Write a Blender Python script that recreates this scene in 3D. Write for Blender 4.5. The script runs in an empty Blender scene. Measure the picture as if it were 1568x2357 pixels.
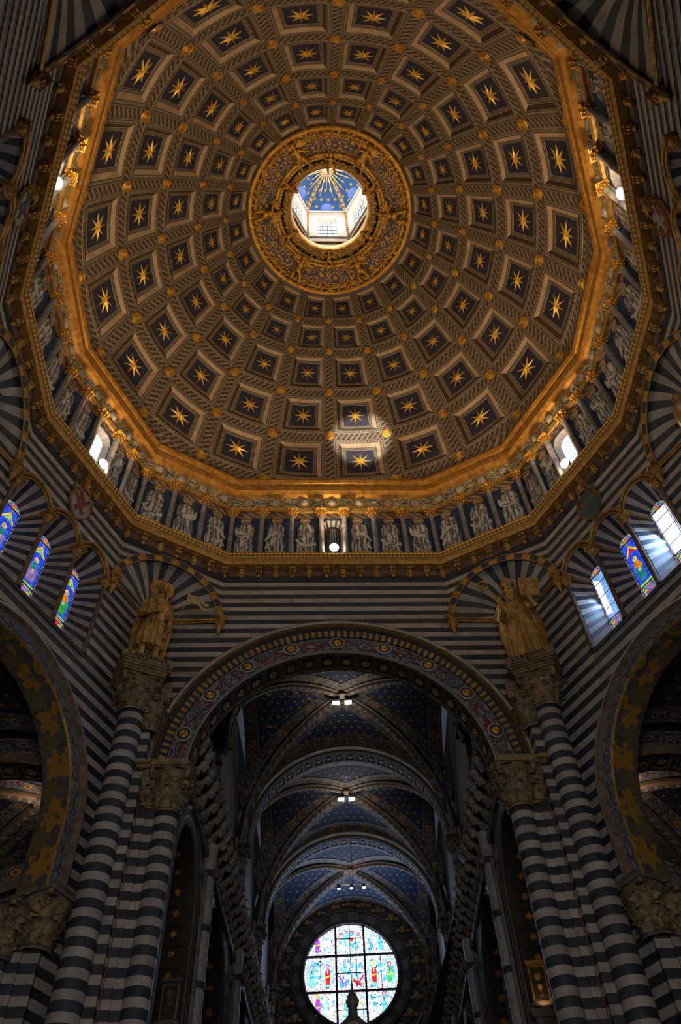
import bpy, math, random
import numpy as np
from mathutils import Matrix, Vector, Euler
random.seed(11)
S=bpy.context.scene; COL=S.collection
sin,cos,pi,rad=math.sin,math.cos,math.pi,math.radians
# ---------------------------------------------------------------- camera
PITCH,YAW,ROLL=rad(52.84),rad(0.78),rad(-3.19)
F=Vector((sin(YAW)*cos(PITCH),cos(YAW)*cos(PITCH),sin(PITCH)))
R0=Vector((cos(YAW),-sin(YAW),0)); U0=R0.cross(F)
Rr=R0*cos(ROLL)+U0*sin(ROLL); Up=U0*cos(ROLL)-R0*sin(ROLL)
cd=bpy.data.cameras.new('camera'); cam=bpy.data.objects.new('camera',cd); COL.objects.link(cam)
cd.sensor_fit='VERTICAL'; cd.sensor_height=36.0; cd.lens=36.0*1754.9/2357; cd.clip_start=.05; cd.clip_end=300
cam.matrix_world=Matrix(((Rr.x,Up.x,-F.x,0),(Rr.y,Up.y,-F.y,0),(Rr.z,Up.z,-F.z,1.6),(0,0,0,1)))
S.camera=cam
# ---------------------------------------------------------------- world, exposure
w=bpy.data.worlds.new('world'); S.world=w; w.use_nodes=True
bg=w.node_tree.nodes['Background']; bg.inputs[0].default_value=(.62,.78,1,1); bg.inputs[1].default_value=.055
S.view_settings.view_transform='Standard'; S.view_settings.look='None'; S.view_settings.gamma=1
S.view_settings.exposure=0.0; S.view_settings.use_curve_mapping=False
try:
    S.cycles.max_bounces=3; S.cycles.diffuse_bounces=3; S.cycles.glossy_bounces=1; S.cycles.transmission_bounces=1; S.cycles.adaptive_threshold=.025; S.cycles.caustics_reflective=False; S.cycles.caustics_refractive=False
except Exception: pass
FLOOD_W,LAMP_W=700.0,34.0
def lamp(name,typ,loc,energy,color,size=.1,target=None,spot=None,blend=.5,parent=None):
    l=bpy.data.lights.new(name,typ); l.energy=energy; l.color=color
    if typ=='AREA': l.size=size
    else: l.shadow_soft_size=size
    if spot: l.spot_size=rad(spot); l.spot_blend=blend
    o=bpy.data.objects.new(name,l); COL.objects.link(o); o.location=loc
    if target is not None:
        o.rotation_euler=(Vector(target)-Vector(loc)).to_track_quat('-Z','Y').to_euler()
    if parent: o.parent=parent; o.matrix_parent_inverse=parent.matrix_world.inverted()
    return o
# added area fill behind the viewer; choir windows are assumed and not built
lamp('added_rear_fill','AREA',(0,-5.6,6.5),660,(1.0,.94,.90),4.5,(0,17,7.5))
# ---------------------------------------------------------------- frames
DX,DY,DROT=.386,9.425,rad(3.25)
FD=Matrix.Translation((DX,DY,0))@Matrix.Rotation(DROT,4,'Z')      # crossing frame: x right, y towards the nave
def WD(u,v,z): return FD@Vector((u,v,z))
# ---------------------------------------------------------------- mesh helper
class MB:
    def __init__(s): s.v=[];s.f=[];s.m=[];s.uv=[]
    def face(s,idx,m=0,uv=None): s.f.append(tuple(idx)); s.m.append(m); s.uv.append(uv)
    def poly(s,pts,m=0,uv=None):
        b=len(s.v); s.v+= [tuple(p) for p in pts]; s.face(range(b,b+len(pts)),m,uv)
    def grid(s,fn,nu,nv,m=0,u=(0,1),v=(0,1),us=1,vs=1,flip=False,mf=None):
        b=len(s.v)
        for j in range(nv+1):
            for i in range(nu+1):
                s.v.append(tuple(fn(u[0]+(u[1]-u[0])*i/nu, v[0]+(v[1]-v[0])*j/nv)))
        for j in range(nv):
            for i in range(nu):
                a=b+j*(nu+1)+i; q=[a,a+1,a+nu+2,a+nu+1]
                t=[(i/nu*us,j/nv*vs),((i+1)/nu*us,j/nv*vs),((i+1)/nu*us,(j+1)/nv*vs),(i/nu*us,(j+1)/nv*vs)]
                if flip: q.reverse(); t.reverse()
                s.face(q,mf(i,j) if mf else m,t)
    def box(s,c,d,m=0,rot=None):
        P=[Vector((x*d[0]/2,y*d[1]/2,z*d[2]/2)) for z in(-1,1) for y in(-1,1) for x in(-1,1)]
        if rot is not None: P=[rot@p for p in P]
        b=len(s.v); s.v+=[(p.x+c[0],p.y+c[1],p.z+c[2]) for p in P]
        for q in((0,2,3,1),(4,5,7,6),(0,1,5,4),(2,6,7,3),(0,4,6,2),(1,3,7,5)):
            s.face([b+i for i in q],m,[(0,0),(1,0),(1,1),(0,1)])
    def lathe(s,prof,n=16,c=(0,0,0),a0=0,a1=2*pi,m=0,mf=None,M=None,cap=False):
        b=len(s.v); k=len(prof); full=abs(a1-a0-2*pi)<1e-6
        nn=n if full else n+1
        for i in range(nn):
            a=a0+(a1-a0)*i/n
            for r,z in prof:
                p=Vector((r*cos(a),r*sin(a),z))
                if M is not None: p=M@p
                s.v.append((p.x+c[0],p.y+c[1],p.z+c[2]))
        for i in range(n):
            i2=(i+1)%nn
            for j in range(k-1):
                s.face((b+i*k+j,b+i2*k+j,b+i2*k+j+1,b+i*k+j+1),mf(i,j) if mf else m,[(i/n,j/(k-1)),((i+1)/n,j/(k-1)),((i+1)/n,(j+1)/(k-1)),(i/n,(j+1)/(k-1))])
        if cap and full:
            s.face([b+i*k for i in range(n)][::-1],m); s.face([b+i*k+k-1 for i in range(n)],m)
    def ell(s,c,r,nu=10,nv=6,m=0,M=None):
        b=len(s.v); c=Vector(c)
        def P(x,y,z):
            p=Vector((x*r[0],y*r[1],z*r[2]))
            if M is not None: p=M@p
            return tuple(p+c)
        s.v.append(P(0,0,-1))
        for j in range(1,nv):
            t=-pi/2+pi*j/nv
            for i in range(nu): a=2*pi*i/nu; s.v.append(P(cos(a)*cos(t),sin(a)*cos(t),sin(t)))
        s.v.append(P(0,0,1)); e=len(s.v)-1
        for i in range(nu):
            i2=(i+1)%nu
            s.face((b,b+1+i2,b+1+i),m); s.face((e,e-nu+i,e-nu+i2),m)
            for j in range(nv-2):
                q=b+1+j*nu; s.face((q+i,q+i2,q+nu+i2,q+nu+i),m)
    def tube(s,pts,rs,n=8,m=0,cap=True,us=1):
        pts=[Vector(p) for p in pts]; k=len(pts)
        if not hasattr(rs,'__len__'): rs=[rs]*k
        b=len(s.v); up=None; L=0
        for i,p in enumerate(pts):
            t=(pts[min(i+1,k-1)]-pts[max(i-1,0)]).normalized()
            if up is None:
                up=Vector((0,0,1)) if abs(t.z)<.9 else Vector((1,0,0))
            x=t.cross(up).normalized(); y=x.cross(t).normalized(); up=y
            for j in range(n):
                a=2*pi*j/n; s.v.append(tuple(p+x*cos(a)*rs[i]+y*sin(a)*rs[i]))
        for i in range(k-1):
            for j in range(n):
                j2=(j+1)%n; s.face((b+i*n+j,b+i*n+j2,b+(i+1)*n+j2,b+(i+1)*n+j),m,[(i*us,j/n),(i*us,(j+1)/n),((i+1)*us,(j+1)/n),((i+1)*us,j/n)])
        if cap: s.face([b+j for j in range(n)][::-1],m); s.face([b+(k-1)*n+j for j in range(n)],m)
    def extrude(s,poly,thick,m=0,M=None,ms=None):
        # poly: list of (x,y) in plane, thickness along +z then mapped by M
        M=M or Matrix(); b=len(s.v); n=len(poly)
        for z in(0,thick):
            for x,y in poly: s.v.append(tuple(M@Vector((x,y,z))))
        xs=[p[0] for p in poly]; ys=[p[1] for p in poly]; w=max(max(xs)-min(xs),1e-6); h=max(max(ys)-min(ys),1e-6)
        uv=[((x-min(xs))/w,(y-min(ys))/h) for x,y in poly]
        s.face([b+n+i for i in range(n)],m,uv); s.face([b+i for i in range(n)][::-1],m,uv[::-1])
        for i in range(n): j=(i+1)%n; s.face((b+i,b+j,b+n+j,b+n+i),ms if ms is not None else m)
    def mesh(s,name,mats,smooth=None):
        me=bpy.data.meshes.new(name); me.from_pydata(s.v,[],s.f)
        if not isinstance(mats,(list,tuple)): mats=[mats]
        for a in mats: me.materials.append(a)
        me.polygons.foreach_set('material_index',s.m)
        if any(u is not None for u in s.uv):
            ul=me.uv_layers.new(name='uv'); d=[]
            for f,u in zip(s.f,s.uv):
                if u is None: d+=[0,0]*len(f)
                else:
                    for t in u: d+=[t[0],t[1]]
            ul.data.foreach_set('uv',d)
        if smooth:
            me.polygons.foreach_set('use_smooth',[True]*len(s.f)); me.set_sharp_from_angle(angle=rad(smooth))
        me.update(); return me
    def obj(s,name,mats,parent=None,M=None,smooth=None,**k):
        return link(name,s.mesh(name,mats,smooth),parent,M,**k)
def link(name,data,parent=None,M=None,label=None,cat=None,group=None,kind=None):
    o=bpy.data.objects.new(name,data); COL.objects.link(o)
    if M is not None: o.matrix_world=M if parent is None else parent_inv(parent)@M
    if parent is not None: o.parent=parent
    tag(o,label,cat,group,kind); return o
def parent_inv(p):
    return Matrix() # children are given in parent space
def tag(o,label=None,cat=None,group=None,kind=None):
    if label: o['label']=label
    if cat: o['category']=cat
    if group: o['group']=group
    if kind: o['kind']=kind
    return o
def empty(name,M,**k):
    return link(name,None,None,M,**k)
def bake(mb,voxel,name,mat,smooth_it=3):
    me=mb.mesh(name,mat); o=bpy.data.objects.new(name,me); COL.objects.link(o)
    md=o.modifiers.new('r','REMESH'); md.mode='VOXEL'; md.voxel_size=voxel; md.use_smooth_shade=True
    if smooth_it:
        sm=o.modifiers.new('s','SMOOTH'); sm.iterations=smooth_it; sm.factor=.5
    dg=bpy.context.evaluated_depsgraph_get(); ev=o.evaluated_get(dg)
    r=bpy.data.meshes.new_from_object(ev); r.name=name
    bpy.data.objects.remove(o); bpy.data.meshes.remove(me)
    r.materials.clear(); r.materials.append(mat)
    r.polygons.foreach_set('use_smooth',[True]*len(r.polygons)); return r
# ---------------------------------------------------------------- materials
class NT:
    def __init__(s,name,rough=.6,metal=0,spec=.3):
        s.m=bpy.data.materials.new(name); s.m.use_nodes=True; s.t=s.m.node_tree; s.b=s.t.nodes['Principled BSDF']
        s.b.inputs['Roughness'].default_value=rough; s.b.inputs['Metallic'].default_value=metal
        s.b.inputs['Specular IOR Level'].default_value=spec
    def put(s,sock,v):
        if isinstance(v,bpy.types.NodeSocket): s.t.links.new(v,sock)
        elif hasattr(v,'__len__') and len(v)==3 and sock.type=='RGBA': sock.default_value=(*v,1)
        else: sock.default_value=v
    def n(s,typ,props=None,**ins):
        o=s.t.nodes.new(typ)
        for k,v in (props or {}).items(): setattr(o,k,v)
        for k,v in ins.items(): s.put(o.inputs[k.replace('_',' ')],v)
        return o
    def math(s,op,a,b=0.0,c=0.0):
        o=s.t.nodes.new('ShaderNodeMath'); o.operation=op
        for i,x in enumerate((a,b,c)): s.put(o.inputs[i],x)
        return o.outputs[0]
    def mix(s,f,a,b,bt='MIX'):
        o=s.t.nodes.new('ShaderNodeMix'); o.data_type='RGBA'; o.blend_type=bt
        s.put(o.inputs[0],f); s.put(o.inputs[6],a); s.put(o.inputs[7],b); return o.outputs[2]
    def step(s,x,lo,hi):
        o=s.t.nodes.new('ShaderNodeMapRange'); s.put(o.inputs[0],x); o.inputs[1].default_value=lo; o.inputs[2].default_value=hi; return o.outputs[0]
    def uv(s):
        if not hasattr(s,'_uv'):
            c=s.n('ShaderNodeTexCoord'); x=s.n('ShaderNodeSeparateXYZ'); s.t.links.new(c.outputs['UV'],x.inputs[0]); s._uv=(x.outputs[0],x.outputs[1])
        return s._uv
    def pos(s):
        if not hasattr(s,'_p'): s._p=s.n('ShaderNodeNewGeometry').outputs['Position']
        return s._p
    def vec(s,x,y,z=0.0):
        o=s.n('ShaderNodeCombineXYZ')
        for i,a in enumerate((x,y,z)): s.put(o.inputs[i],a)
        return o.outputs[0]
    def noise(s,scale,det=3,vec=None,rough=.6,dist=0):
        o=s.n('ShaderNodeTexNoise',Scale=scale,Detail=det,Roughness=rough,Distortion=dist); s.t.links.new(vec if vec is not None else s.pos(),o.inputs['Vector']); return o.outputs[0]
    def voro(s,scale,vec=None,feat='F1',out='Distance',rnd=1.0):
        o=s.n('ShaderNodeTexVoronoi',{'feature':feat},Scale=scale,Randomness=rnd); s.t.links.new(vec if vec is not None else s.pos(),o.inputs['Vector']); return o.outputs[out]
    def rnd(s): return s.n('ShaderNodeObjectInfo').outputs['Random']
    def bump(s,h,strength=.3,dist=.02):
        o=s.n('ShaderNodeBump',Strength=strength,Distance=dist); s.t.links.new(h,o.inputs['Height']); s.t.links.new(o.outputs[0],s.b.inputs['Normal'])
    def col(s,c): s.put(s.b.inputs['Base Color'],c); return s
    def emit(s,c,e): s.put(s.b.inputs['Emission Color'],c); s.put(s.b.inputs['Emission Strength'],e); return s
def mottled(name,a,b,scale=3,rough=.6,metal=0,rnd=.25,bump=0,bscale=30,spec=.3,det=4):
    t=NT(name,rough,metal,spec); n=t.noise(scale,det)
    c=t.mix(t.step(n,.35,.68),a,b)
    if rnd: c=t.mix(t.math('MULTIPLY',t.rnd(),rnd),c,(.0,.0,.0))
    t.col(c)
    if bump: t.bump(t.noise(bscale,4),bump)
    return t.m
def stone_mat(name,a,b,jo=.012,scale=2.2,rough=.55,spec=.3):
    t=NT(name,rough,0,spec); n=t.noise(scale,5); c=t.mix(t.step(n,.36,.66),a,b)
    u,v=t.uv(); ph=t.math('FRACT',t.math('ADD',t.math('MULTIPLY',u,1.15),t.math('MULTIPLY',t.rnd(),7.3)))
    j=t.math('LESS_THAN',ph,jo); c=t.mix(t.math('MULTIPLY',j,.75),c,(.01,.01,.01))
    c=t.mix(t.math('MULTIPLY',t.rnd(),.28),c,(.05,.045,.05))
    st=t.step(t.noise(.55,3),.62,.75); c=t.mix(t.math('MULTIPLY',st,.35),c,(.07,.05,.035))
    t.col(c); t.bump(t.noise(26,3),.12,.01); return t.m
WHITE=stone_mat('pale_marble',(.46,.39,.335),(.32,.275,.245))
DARK=stone_mat('dark_green_marble',(.019,.025,.038),(.042,.050,.064),spec=.35)
GREYM=stone_mat('grey_marble',(.50,.485,.47),(.32,.31,.31),.02)
GOLD=mottled('gilded_stucco',(.80,.43,.08),(.40,.19,.035),6,.42,.65,.1,.4,40)
STARG=mottled('bright_star_gilding',(.95,.60,.13),(.70,.40,.07),6,.4,.45,.1,.2,40)
SUNG=mottled('pale_sunburst_gilding',(.90,.68,.36),(.75,.52,.24),6,.45,.2,0)
CORN=mottled('gilded_cornice_timber',(.50,.235,.04),(.25,.105,.018),5,.40,.5,0,.4,30)
GOLDP=mottled('dull_gold_paint',(.55,.32,.09),(.24,.13,.035),7,.45,.45,.15,.35,30)
GILT=mottled('worn_gilt_wood',(.52,.325,.10),(.24,.145,.048),5,.36,.55,.0,.15,40,det=4)
CARVED=mottled('carved_gilt_stone',(.36,.24,.11),(.12,.085,.05),6,.6,.2,.2,.6,22)
STONE=mottled('weathered_carved_stone',(.25,.20,.165),(.09,.07,.06),5,.75,0,.35,.6,18)
TERRA=mottled('terracotta_stone',(.25,.155,.10),(.10,.065,.045),5,.75,0,.35,.4,18)
PLAIN=mottled('grey_plaster',(.20,.185,.175),(.11,.10,.10),1.2,.8,0,0)
BLACK=mottled('blackened_iron',(.012,.012,.014),(.02,.02,.02),5,.5,.5,0)
SHADE=mottled('dark_shade_plaster',(.05,.042,.038),(.03,.026,.024),2,.85,0,0)  # shade put into the colour of backings, recesses and dark openings
RED=mottled('rust_red_cable',(.25,.06,.03),(.16,.04,.02),4,.6,0,0)
BRONZE=mottled('dark_bronze',(.07,.06,.05),(.035,.03,.027),9,.42,.6,0,.5,40)
BLUEP=mottled('blue_painted_ground',(.035,.06,.13),(.016,.026,.055),4,.7,0,0)
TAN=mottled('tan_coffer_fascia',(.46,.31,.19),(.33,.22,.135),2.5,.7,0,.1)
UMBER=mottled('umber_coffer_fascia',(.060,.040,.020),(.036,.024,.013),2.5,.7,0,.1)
FIELD=mottled('coffer_blue_field',(.022,.020,.040),(.032,.026,.036),3,.75,0,.2)
LINE=mottled('pale_coffer_line',(.36,.27,.18),(.22,.165,.11),6,.7,0,0)
BROWN=mottled('brown_rib_ground',(.085,.058,.036),(.055,.038,.024),4,.75,0,0)
WOODRED=mottled('dark_red_paint',(.10,.025,.02),(.05,.015,.012),4,.6,0,0)
def guilloche(name,light,dark,dot,amp=.42,wid=.20):
    # running S-scroll between two fillets
    t=NT(name,.7); u,v=t.uv(); y=t.math('SUBTRACT',v,.5)
    g=t.math('MULTIPLY',t.math('SINE',t.math('MULTIPLY',y,pi*1.15)),amp)
    d=t.math('ABSOLUTE',t.math('SUBTRACT',t.math('FRACT',t.math('SUBTRACT',u,g)),.5)); k=t.math('LESS_THAN',d,wid)
    inner=t.math('LESS_THAN',d,wid*.3)
    c=t.mix(k,dark,light); c=t.mix(t.math('MULTIPLY',inner,.4),c,dark)
    fu=t.math('SUBTRACT',t.math('FRACT',u),.02); dd=t.math('ADD',t.math('MULTIPLY',fu,fu),t.math('MULTIPLY',y,y)); c=t.mix(t.math('LESS_THAN',dd,.012),c,dot)
    e=t.math('GREATER_THAN',t.math('ABSOLUTE',y),.385); c=t.mix(e,c,dark); e=t.math('GREATER_THAN',t.math('ABSOLUTE',y),.43); c=t.mix(e,c,light)
    e=t.math('GREATER_THAN',t.math('ABSOLUTE',y),.485); c=t.mix(e,c,dark)
    c=t.mix(t.math('MULTIPLY',t.step(t.noise(3,3),.4,.7),.3),c,dark)
    t.col(c); t.bump(k,.5,.03); return t.m
GUIL=guilloche('guilloche_painted_rib',(.26,.195,.135),(.055,.038,.026),(.20,.09,.04))
GUILP=guilloche('pink_guilloche_panel',(.42,.29,.21),(.11,.07,.055),(.2,.1,.06))
def beads(name,light,dark,ell=.10):
    t=NT(name,.7); u,v=t.uv()
    fu=t.math('SUBTRACT',t.math('FRACT',u),.5); y=t.math('SUBTRACT',v,.5)
    d=t.math('ADD',t.math('MULTIPLY',fu,fu),t.math('MULTIPLY',t.math('MULTIPLY',y,y),.8)); k=t.math('LESS_THAN',d,ell)
    b=t.math('LESS_THAN',t.math('ABSOLUTE',t.math('SUBTRACT',t.math('ABSOLUTE',fu),.46)),.03)
    k=t.math('MULTIPLY',t.math('MAXIMUM',k,b),t.math('LESS_THAN',t.math('ABSOLUTE',y),.36))
    t.col(t.mix(k,dark,light)); t.bump(k,.4,.02); return t.m
BEADS=beads('bead_and_reel_border',(.25,.185,.125),(.040,.028,.020))
EGGS=beads('egg_and_dart_border',(.26,.20,.145),(.028,.02,.016),.07)
GBEADS=beads('gilded_bead_border',(.75,.45,.12),(.14,.075,.02),.12)
def scrolls(name,base,line,third=None,sc=1.0,thr=.06,rosette=None,per=1.0):
    # arabesque: spirals around cell centres plus distorted bands
    t=NT(name,.65); u,v=t.uv(); vec=t.vec(t.math('MULTIPLY',u,sc),t.math('MULTIPLY',v,1.6),0.0)
    d=t.voro(1.6,vec,'F1','Distance',.55); n=t.noise(2.2,2,vec)
    r=t.math('SINE',t.math('ADD',t.math('MULTIPLY',d,21),t.math('MULTIPLY',n,9)))
    k=t.math('GREATER_THAN',r,.45); c=base
    if third is not None: c=t.mix(t.step(t.noise(1.4,2,vec),.48,.53),base,third)
    c=t.mix(k,c,line)
    y=t.math('ABSOLUTE',t.math('SUBTRACT',v,.5))
    if rosette is not None:
        fu=t.math('SUBTRACT',t.math('FRACT',t.math('MULTIPLY',u,per)),.5); fx=t.math('DIVIDE',fu,per)
        q=t.math('SQRT',t.math('ADD',t.math('MULTIPLY',fx,fx),t.math('MULTIPLY',t.math('MULTIPLY',y,y),rosette[2])))
        c=t.mix(t.math('LESS_THAN',q,rosette[0]*1.45),c,line); c=t.mix(t.math('LESS_THAN',q,rosette[0]*1.25),c,(.03,.035,.05))
        c=t.mix(t.math('LESS_THAN',q,rosette[0]),c,rosette[1]); c=t.mix(t.math('LESS_THAN',q,rosette[0]*.35),c,(.03,.03,.03))
    c=t.mix(t.math('GREATER_THAN',y,.42),c,line); c=t.mix(t.math('GREATER_THAN',y,.465),c,(.03,.03,.035))
    t.col(c); return t.m
FRIEZE=scrolls('painted_arabesque_band',(.045,.05,.065),(.21,.21,.215),(.12,.03,.022),1.6)
RIBBAND=scrolls('painted_vault_band',(.085,.028,.026),(.17,.16,.155),(.05,.05,.062),1.6,rosette=(.15,(.30,.17,.05),.28),per=.55)
ARCHF=scrolls('painted_archivolt',(.075,.075,.08),(.19,.185,.18),(.05,.05,.06),1.3)
ARABESQ=scrolls('gold_arabesque_on_blue',(.10,.085,.11),(.62,.31,.06),None,1.5)
CHERUB=scrolls('cherub_frieze_ground',(.05,.07,.10),(.50,.36,.14),(.16,.15,.13),1.6)
def starry(name,base,base2,star,dens=1.5,size=.10,damage=0.0,vor=True):
    t=NT(name,.8); u,v=t.uv()
    # staggered grid of eight pointed stars
    row=t.math('FLOOR',t.math('MULTIPLY',v,dens)); uo=t.math('ADD',t.math('MULTIPLY',u,dens),t.math('MULTIPLY',t.math('MODULO',row,2.0),.5))
    fx=t.math('SUBTRACT',t.math('FRACT',uo),.5); fy=t.math('SUBTRACT',t.math('FRACT',t.math('MULTIPLY',v,dens)),.5)
    r=t.math('SQRT',t.math('ADD',t.math('MULTIPLY',fx,fx),t.math('MULTIPLY',fy,fy))); a=t.math('ARCTAN2',fy,fx)
    p=t.math('ADD',t.math('MULTIPLY',t.math('COSINE',t.math('MULTIPLY',a,8)),size*.38),size)
    k=t.math('LESS_THAN',r,p)
    c=t.mix(t.step(t.noise(.7,4),.35,.65),base,base2); c=t.mix(k,c,star)
    if damage:
        dm=t.math('MULTIPLY',t.math('GREATER_THAN',t.noise(2.6,6,None,.75),.60),t.math('GREATER_THAN',t.noise(.42,2),.60-damage)); c=t.mix(dm,c,(.36,.27,.22))
    t.col(c); return t.m
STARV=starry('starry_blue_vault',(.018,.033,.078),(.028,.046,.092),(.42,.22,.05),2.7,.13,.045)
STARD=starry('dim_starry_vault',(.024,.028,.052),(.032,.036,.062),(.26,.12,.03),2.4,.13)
STARL=starry('lantern_blue_vault',(.05,.13,.34),(.07,.17,.40),(.75,.50,.16),2.6,.17)
def leafy():
    # big lobed acanthus leaves in two rows along the arch
    t=NT('gold_leaf_painted_soffit',.65,.2); u,v=t.uv(); vec=t.vec(u,v,0.0); wob=t.math('MULTIPLY',t.math('SUBTRACT',t.noise(4,3,vec),.5),.17)
    def leaf(per,ph,cy,R,sx,sy):
        fx=t.math('MULTIPLY',t.math('SUBTRACT',t.math('FRACT',t.math('ADD',t.math('DIVIDE',u,per),ph)),.5),per*sx)
        fy=t.math('MULTIPLY',t.math('SUBTRACT',v,cy),sy); fx=t.math('ADD',fx,wob)
        r=t.math('SQRT',t.math('ADD',t.math('MULTIPLY',fx,fx),t.math('MULTIPLY',fy,fy))); a=t.math('ARCTAN2',fy,fx)
        lob=t.math('ADD',.62,t.math('MULTIPLY',t.math('ABSOLUTE',t.math('SINE',t.math('ADD',t.math('MULTIPLY',a,3.5),.6))),.38))
        return t.math('LESS_THAN',r,t.math('MULTIPLY',lob,R)), t.math('LESS_THAN',t.math('ABSOLUTE',t.math('SINE',t.math('MULTIPLY',a,7.0))),.16)
    c=t.mix(t.step(t.noise(3,4,vec),.4,.65),(.14,.115,.10),(.085,.068,.06))
    k2,v2=leaf(1.05,.5,.66,.26,.85,.62); c=t.mix(k2,c,(.20,.135,.055)); c=t.mix(t.math('MULTIPLY',t.math('MULTIPLY',k2,v2),.7),c,(.06,.045,.03))
    k1,v1=leaf(1.05,.0,.36,.33,.80,.62); k1=t.math('MULTIPLY',k1,t.math('GREATER_THAN',t.noise(2.3,3,vec),.46)); c=t.mix(k1,c,(.42,.225,.042)); c=t.mix(t.math('MULTIPLY',t.math('MULTIPLY',k1,v1),.75),c,(.12,.07,.02))
    t.col(c); return t.m
LEAFY=leafy()
def glassmat(name,cells,blue,strength,scale=9.0,mixf=.0):
    # leaded coloured glass, lit from outside
    t=NT(name,.3); u,v=t.uv(); vec=t.vec(u,v,0.0)
    cc=t.voro(scale,vec,'F1','Color'); h=t.n('ShaderNodeSeparateColor'); t.t.links.new(cc,h.inputs[0])
    ramp=t.n('ShaderNodeValToRGB'); ramp.color_ramp.interpolation='CONSTANT'; el=ramp.color_ramp.elements
    while len(el)<len(cells): el.new(.5)
    for i,cx in enumerate(cells): el[i].position=i/len(cells); el[i].color=(*cx,1)
    t.t.links.new(h.outputs[0],ramp.inputs[0]); c=ramp.outputs[0]
    lead=t.math('LESS_THAN',t.voro(scale,vec,'DISTANCE_TO_EDGE','Distance'),.035)
    c=t.mix(lead,c,(.0,.0,.01)); t.col((.02,.02,.03)); t.emit(c,strength); return t.m
JEWEL=[(.7,.02,.03),(.02,.08,.75),(.85,.55,.05),(.03,.35,.10),(.75,.75,.7),(.02,.05,.55),(.6,.05,.08),(.02,.12,.8)]
G_BORDER=glassmat('jewelled_border_glass',JEWEL,None,1.0,34)
G_BLUE=glassmat('blue_leaded_glass',[(.02,.07,.80),(.03,.11,.95),(.02,.05,.62),(.04,.16,.95)],None,1.1,15)
G_MEDAL=glassmat('medallion_glass',[(.75,.03,.04),(.03,.08,.8),(.03,.4,.12),(.9,.55,.04),(.03,.1,.9)],None,1.05,22)
def flatglass(name,c,e):
    t=NT(name,.3); n=t.noise(9,2); cc=t.mix(t.step(n,.4,.6),c,tuple(x*.55 for x in c)); t.col((.02,.02,.02)); t.emit(cc,e); return t.m
G_GREEN=flatglass('green_glass',(.03,.42,.06),1.0); G_ORANGE=flatglass('orange_glass',(.9,.28,.02),1.0)
G_PURPLE=flatglass('violet_glass',(.33,.20,.48),1.0); G_SKIN=flatglass('flesh_glass',(.62,.48,.62),1.0)
G_TEAL=flatglass('teal_glass',(.02,.25,.33),1.0); G_YEL=flatglass('yellow_glass',(.95,.65,.05),1.1); G_REDG=flatglass('red_glass',(.75,.02,.03),1.0)
G_SKY=flatglass('clear_daylight_glass',(.80,.88,1.0),2.6); G_BSKY=flatglass('pale_blue_daylight_glass',(.22,.45,.95),1.3)
G_LIME=flatglass('lime_glass',(.35,.75,.12),1.0)
G_ROSE=glassmat('white_and_azure_rose_glass',[(1.7,1.75,1.8),(1.8,1.8,1.8),(.12,.75,1.5),(1.8,1.8,1.8),(1.2,1.6,1.8),(.35,1.1,1.7),(1.8,1.8,1.8),(1.8,1.8,1.8)],None,1.0,7)
G_ROSEB=glassmat('rose_border_glass',[(3.3,3.3,3.3),(.1,.3,2.2),(3.2,3.2,3.2),(.3,1.6,2.8),(1.6,.25,.2),(3.2,3.2,3.2),(2.2,1.5,.15),(.05,.1,.9)],None,1.0,40)
def quarry(name,c,e,sc=7):
    t=NT(name,.3); u,v=t.uv(); a=t.math('FRACT',t.math('MULTIPLY',t.math('ADD',u,t.math('MULTIPLY',v,1.0)),sc)); b=t.math('FRACT',t.math('MULTIPLY',t.math('SUBTRACT',u,v),sc))
    k=t.math('LESS_THAN',t.math('MINIMUM',a,b),.10); t.col((.02,.02,.02)); t.emit(t.mix(k,c,(.04,.04,.05)),e); return t.m
G_QUARRY=quarry('diamond_leaded_clear_glass',(.72,.84,1.0),1.8)
G_LANT=quarry('lantern_window_glass',(.75,.88,1.0),2.6,3)
def folds(name,light,dark,fr=9):
    t=NT(name,.7); u,v=t.uv(); n=t.noise(3.5,3,t.vec(t.math('MULTIPLY',u,2.0),v,t.math('MULTIPLY',t.rnd(),9)))
    s=t.math('SINE',t.math('ADD',t.math('MULTIPLY',u,2*pi*fr),t.math('MULTIPLY',n,14)))
    t.col(t.mix(t.step(s,-.5,.9),dark,light)); return t.m
ROBE=folds('grisaille_painted_robe',(.46,.44,.41),(.075,.075,.085),5)
ROBE2=folds('grisaille_painted_mantle',(.52,.48,.43),(.10,.09,.085),3)
FLESH=mottled('grisaille_painted_flesh',(.46,.42,.37),(.22,.19,.17),14,.7,0,.2)
SCROLLW=mottled('painted_white_scroll',(.55,.53,.48),(.42,.40,.36),6,.7,0,.1)
HALO=mottled('painted_gold_halo',(.65,.32,.05),(.42,.20,.03),8,.5,.3,.1)
INK=mottled('black_letter_paint',(.015,.013,.012),(.02,.018,.016),5,.7,0,0)
SHB=mottled('shield_blue_grey',(.075,.10,.12),(.045,.06,.075),3,.6,0,0)
SHR=mottled('shield_red',(.22,.055,.035),(.13,.035,.025),4,.6,0,0)
SHW=mottled('shield_white',(.34,.31,.28),(.22,.20,.18),4,.6,0,0)
def lampmat(name,c,e): t=NT(name,.3); t.col((.8,.8,.8)); t.emit(c,e); return t.m
BULB=lampmat('floodlight_lens',(1,.86,.66),90); LED=lampmat('white_lamp_panel',(.92,.95,1),14)
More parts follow.
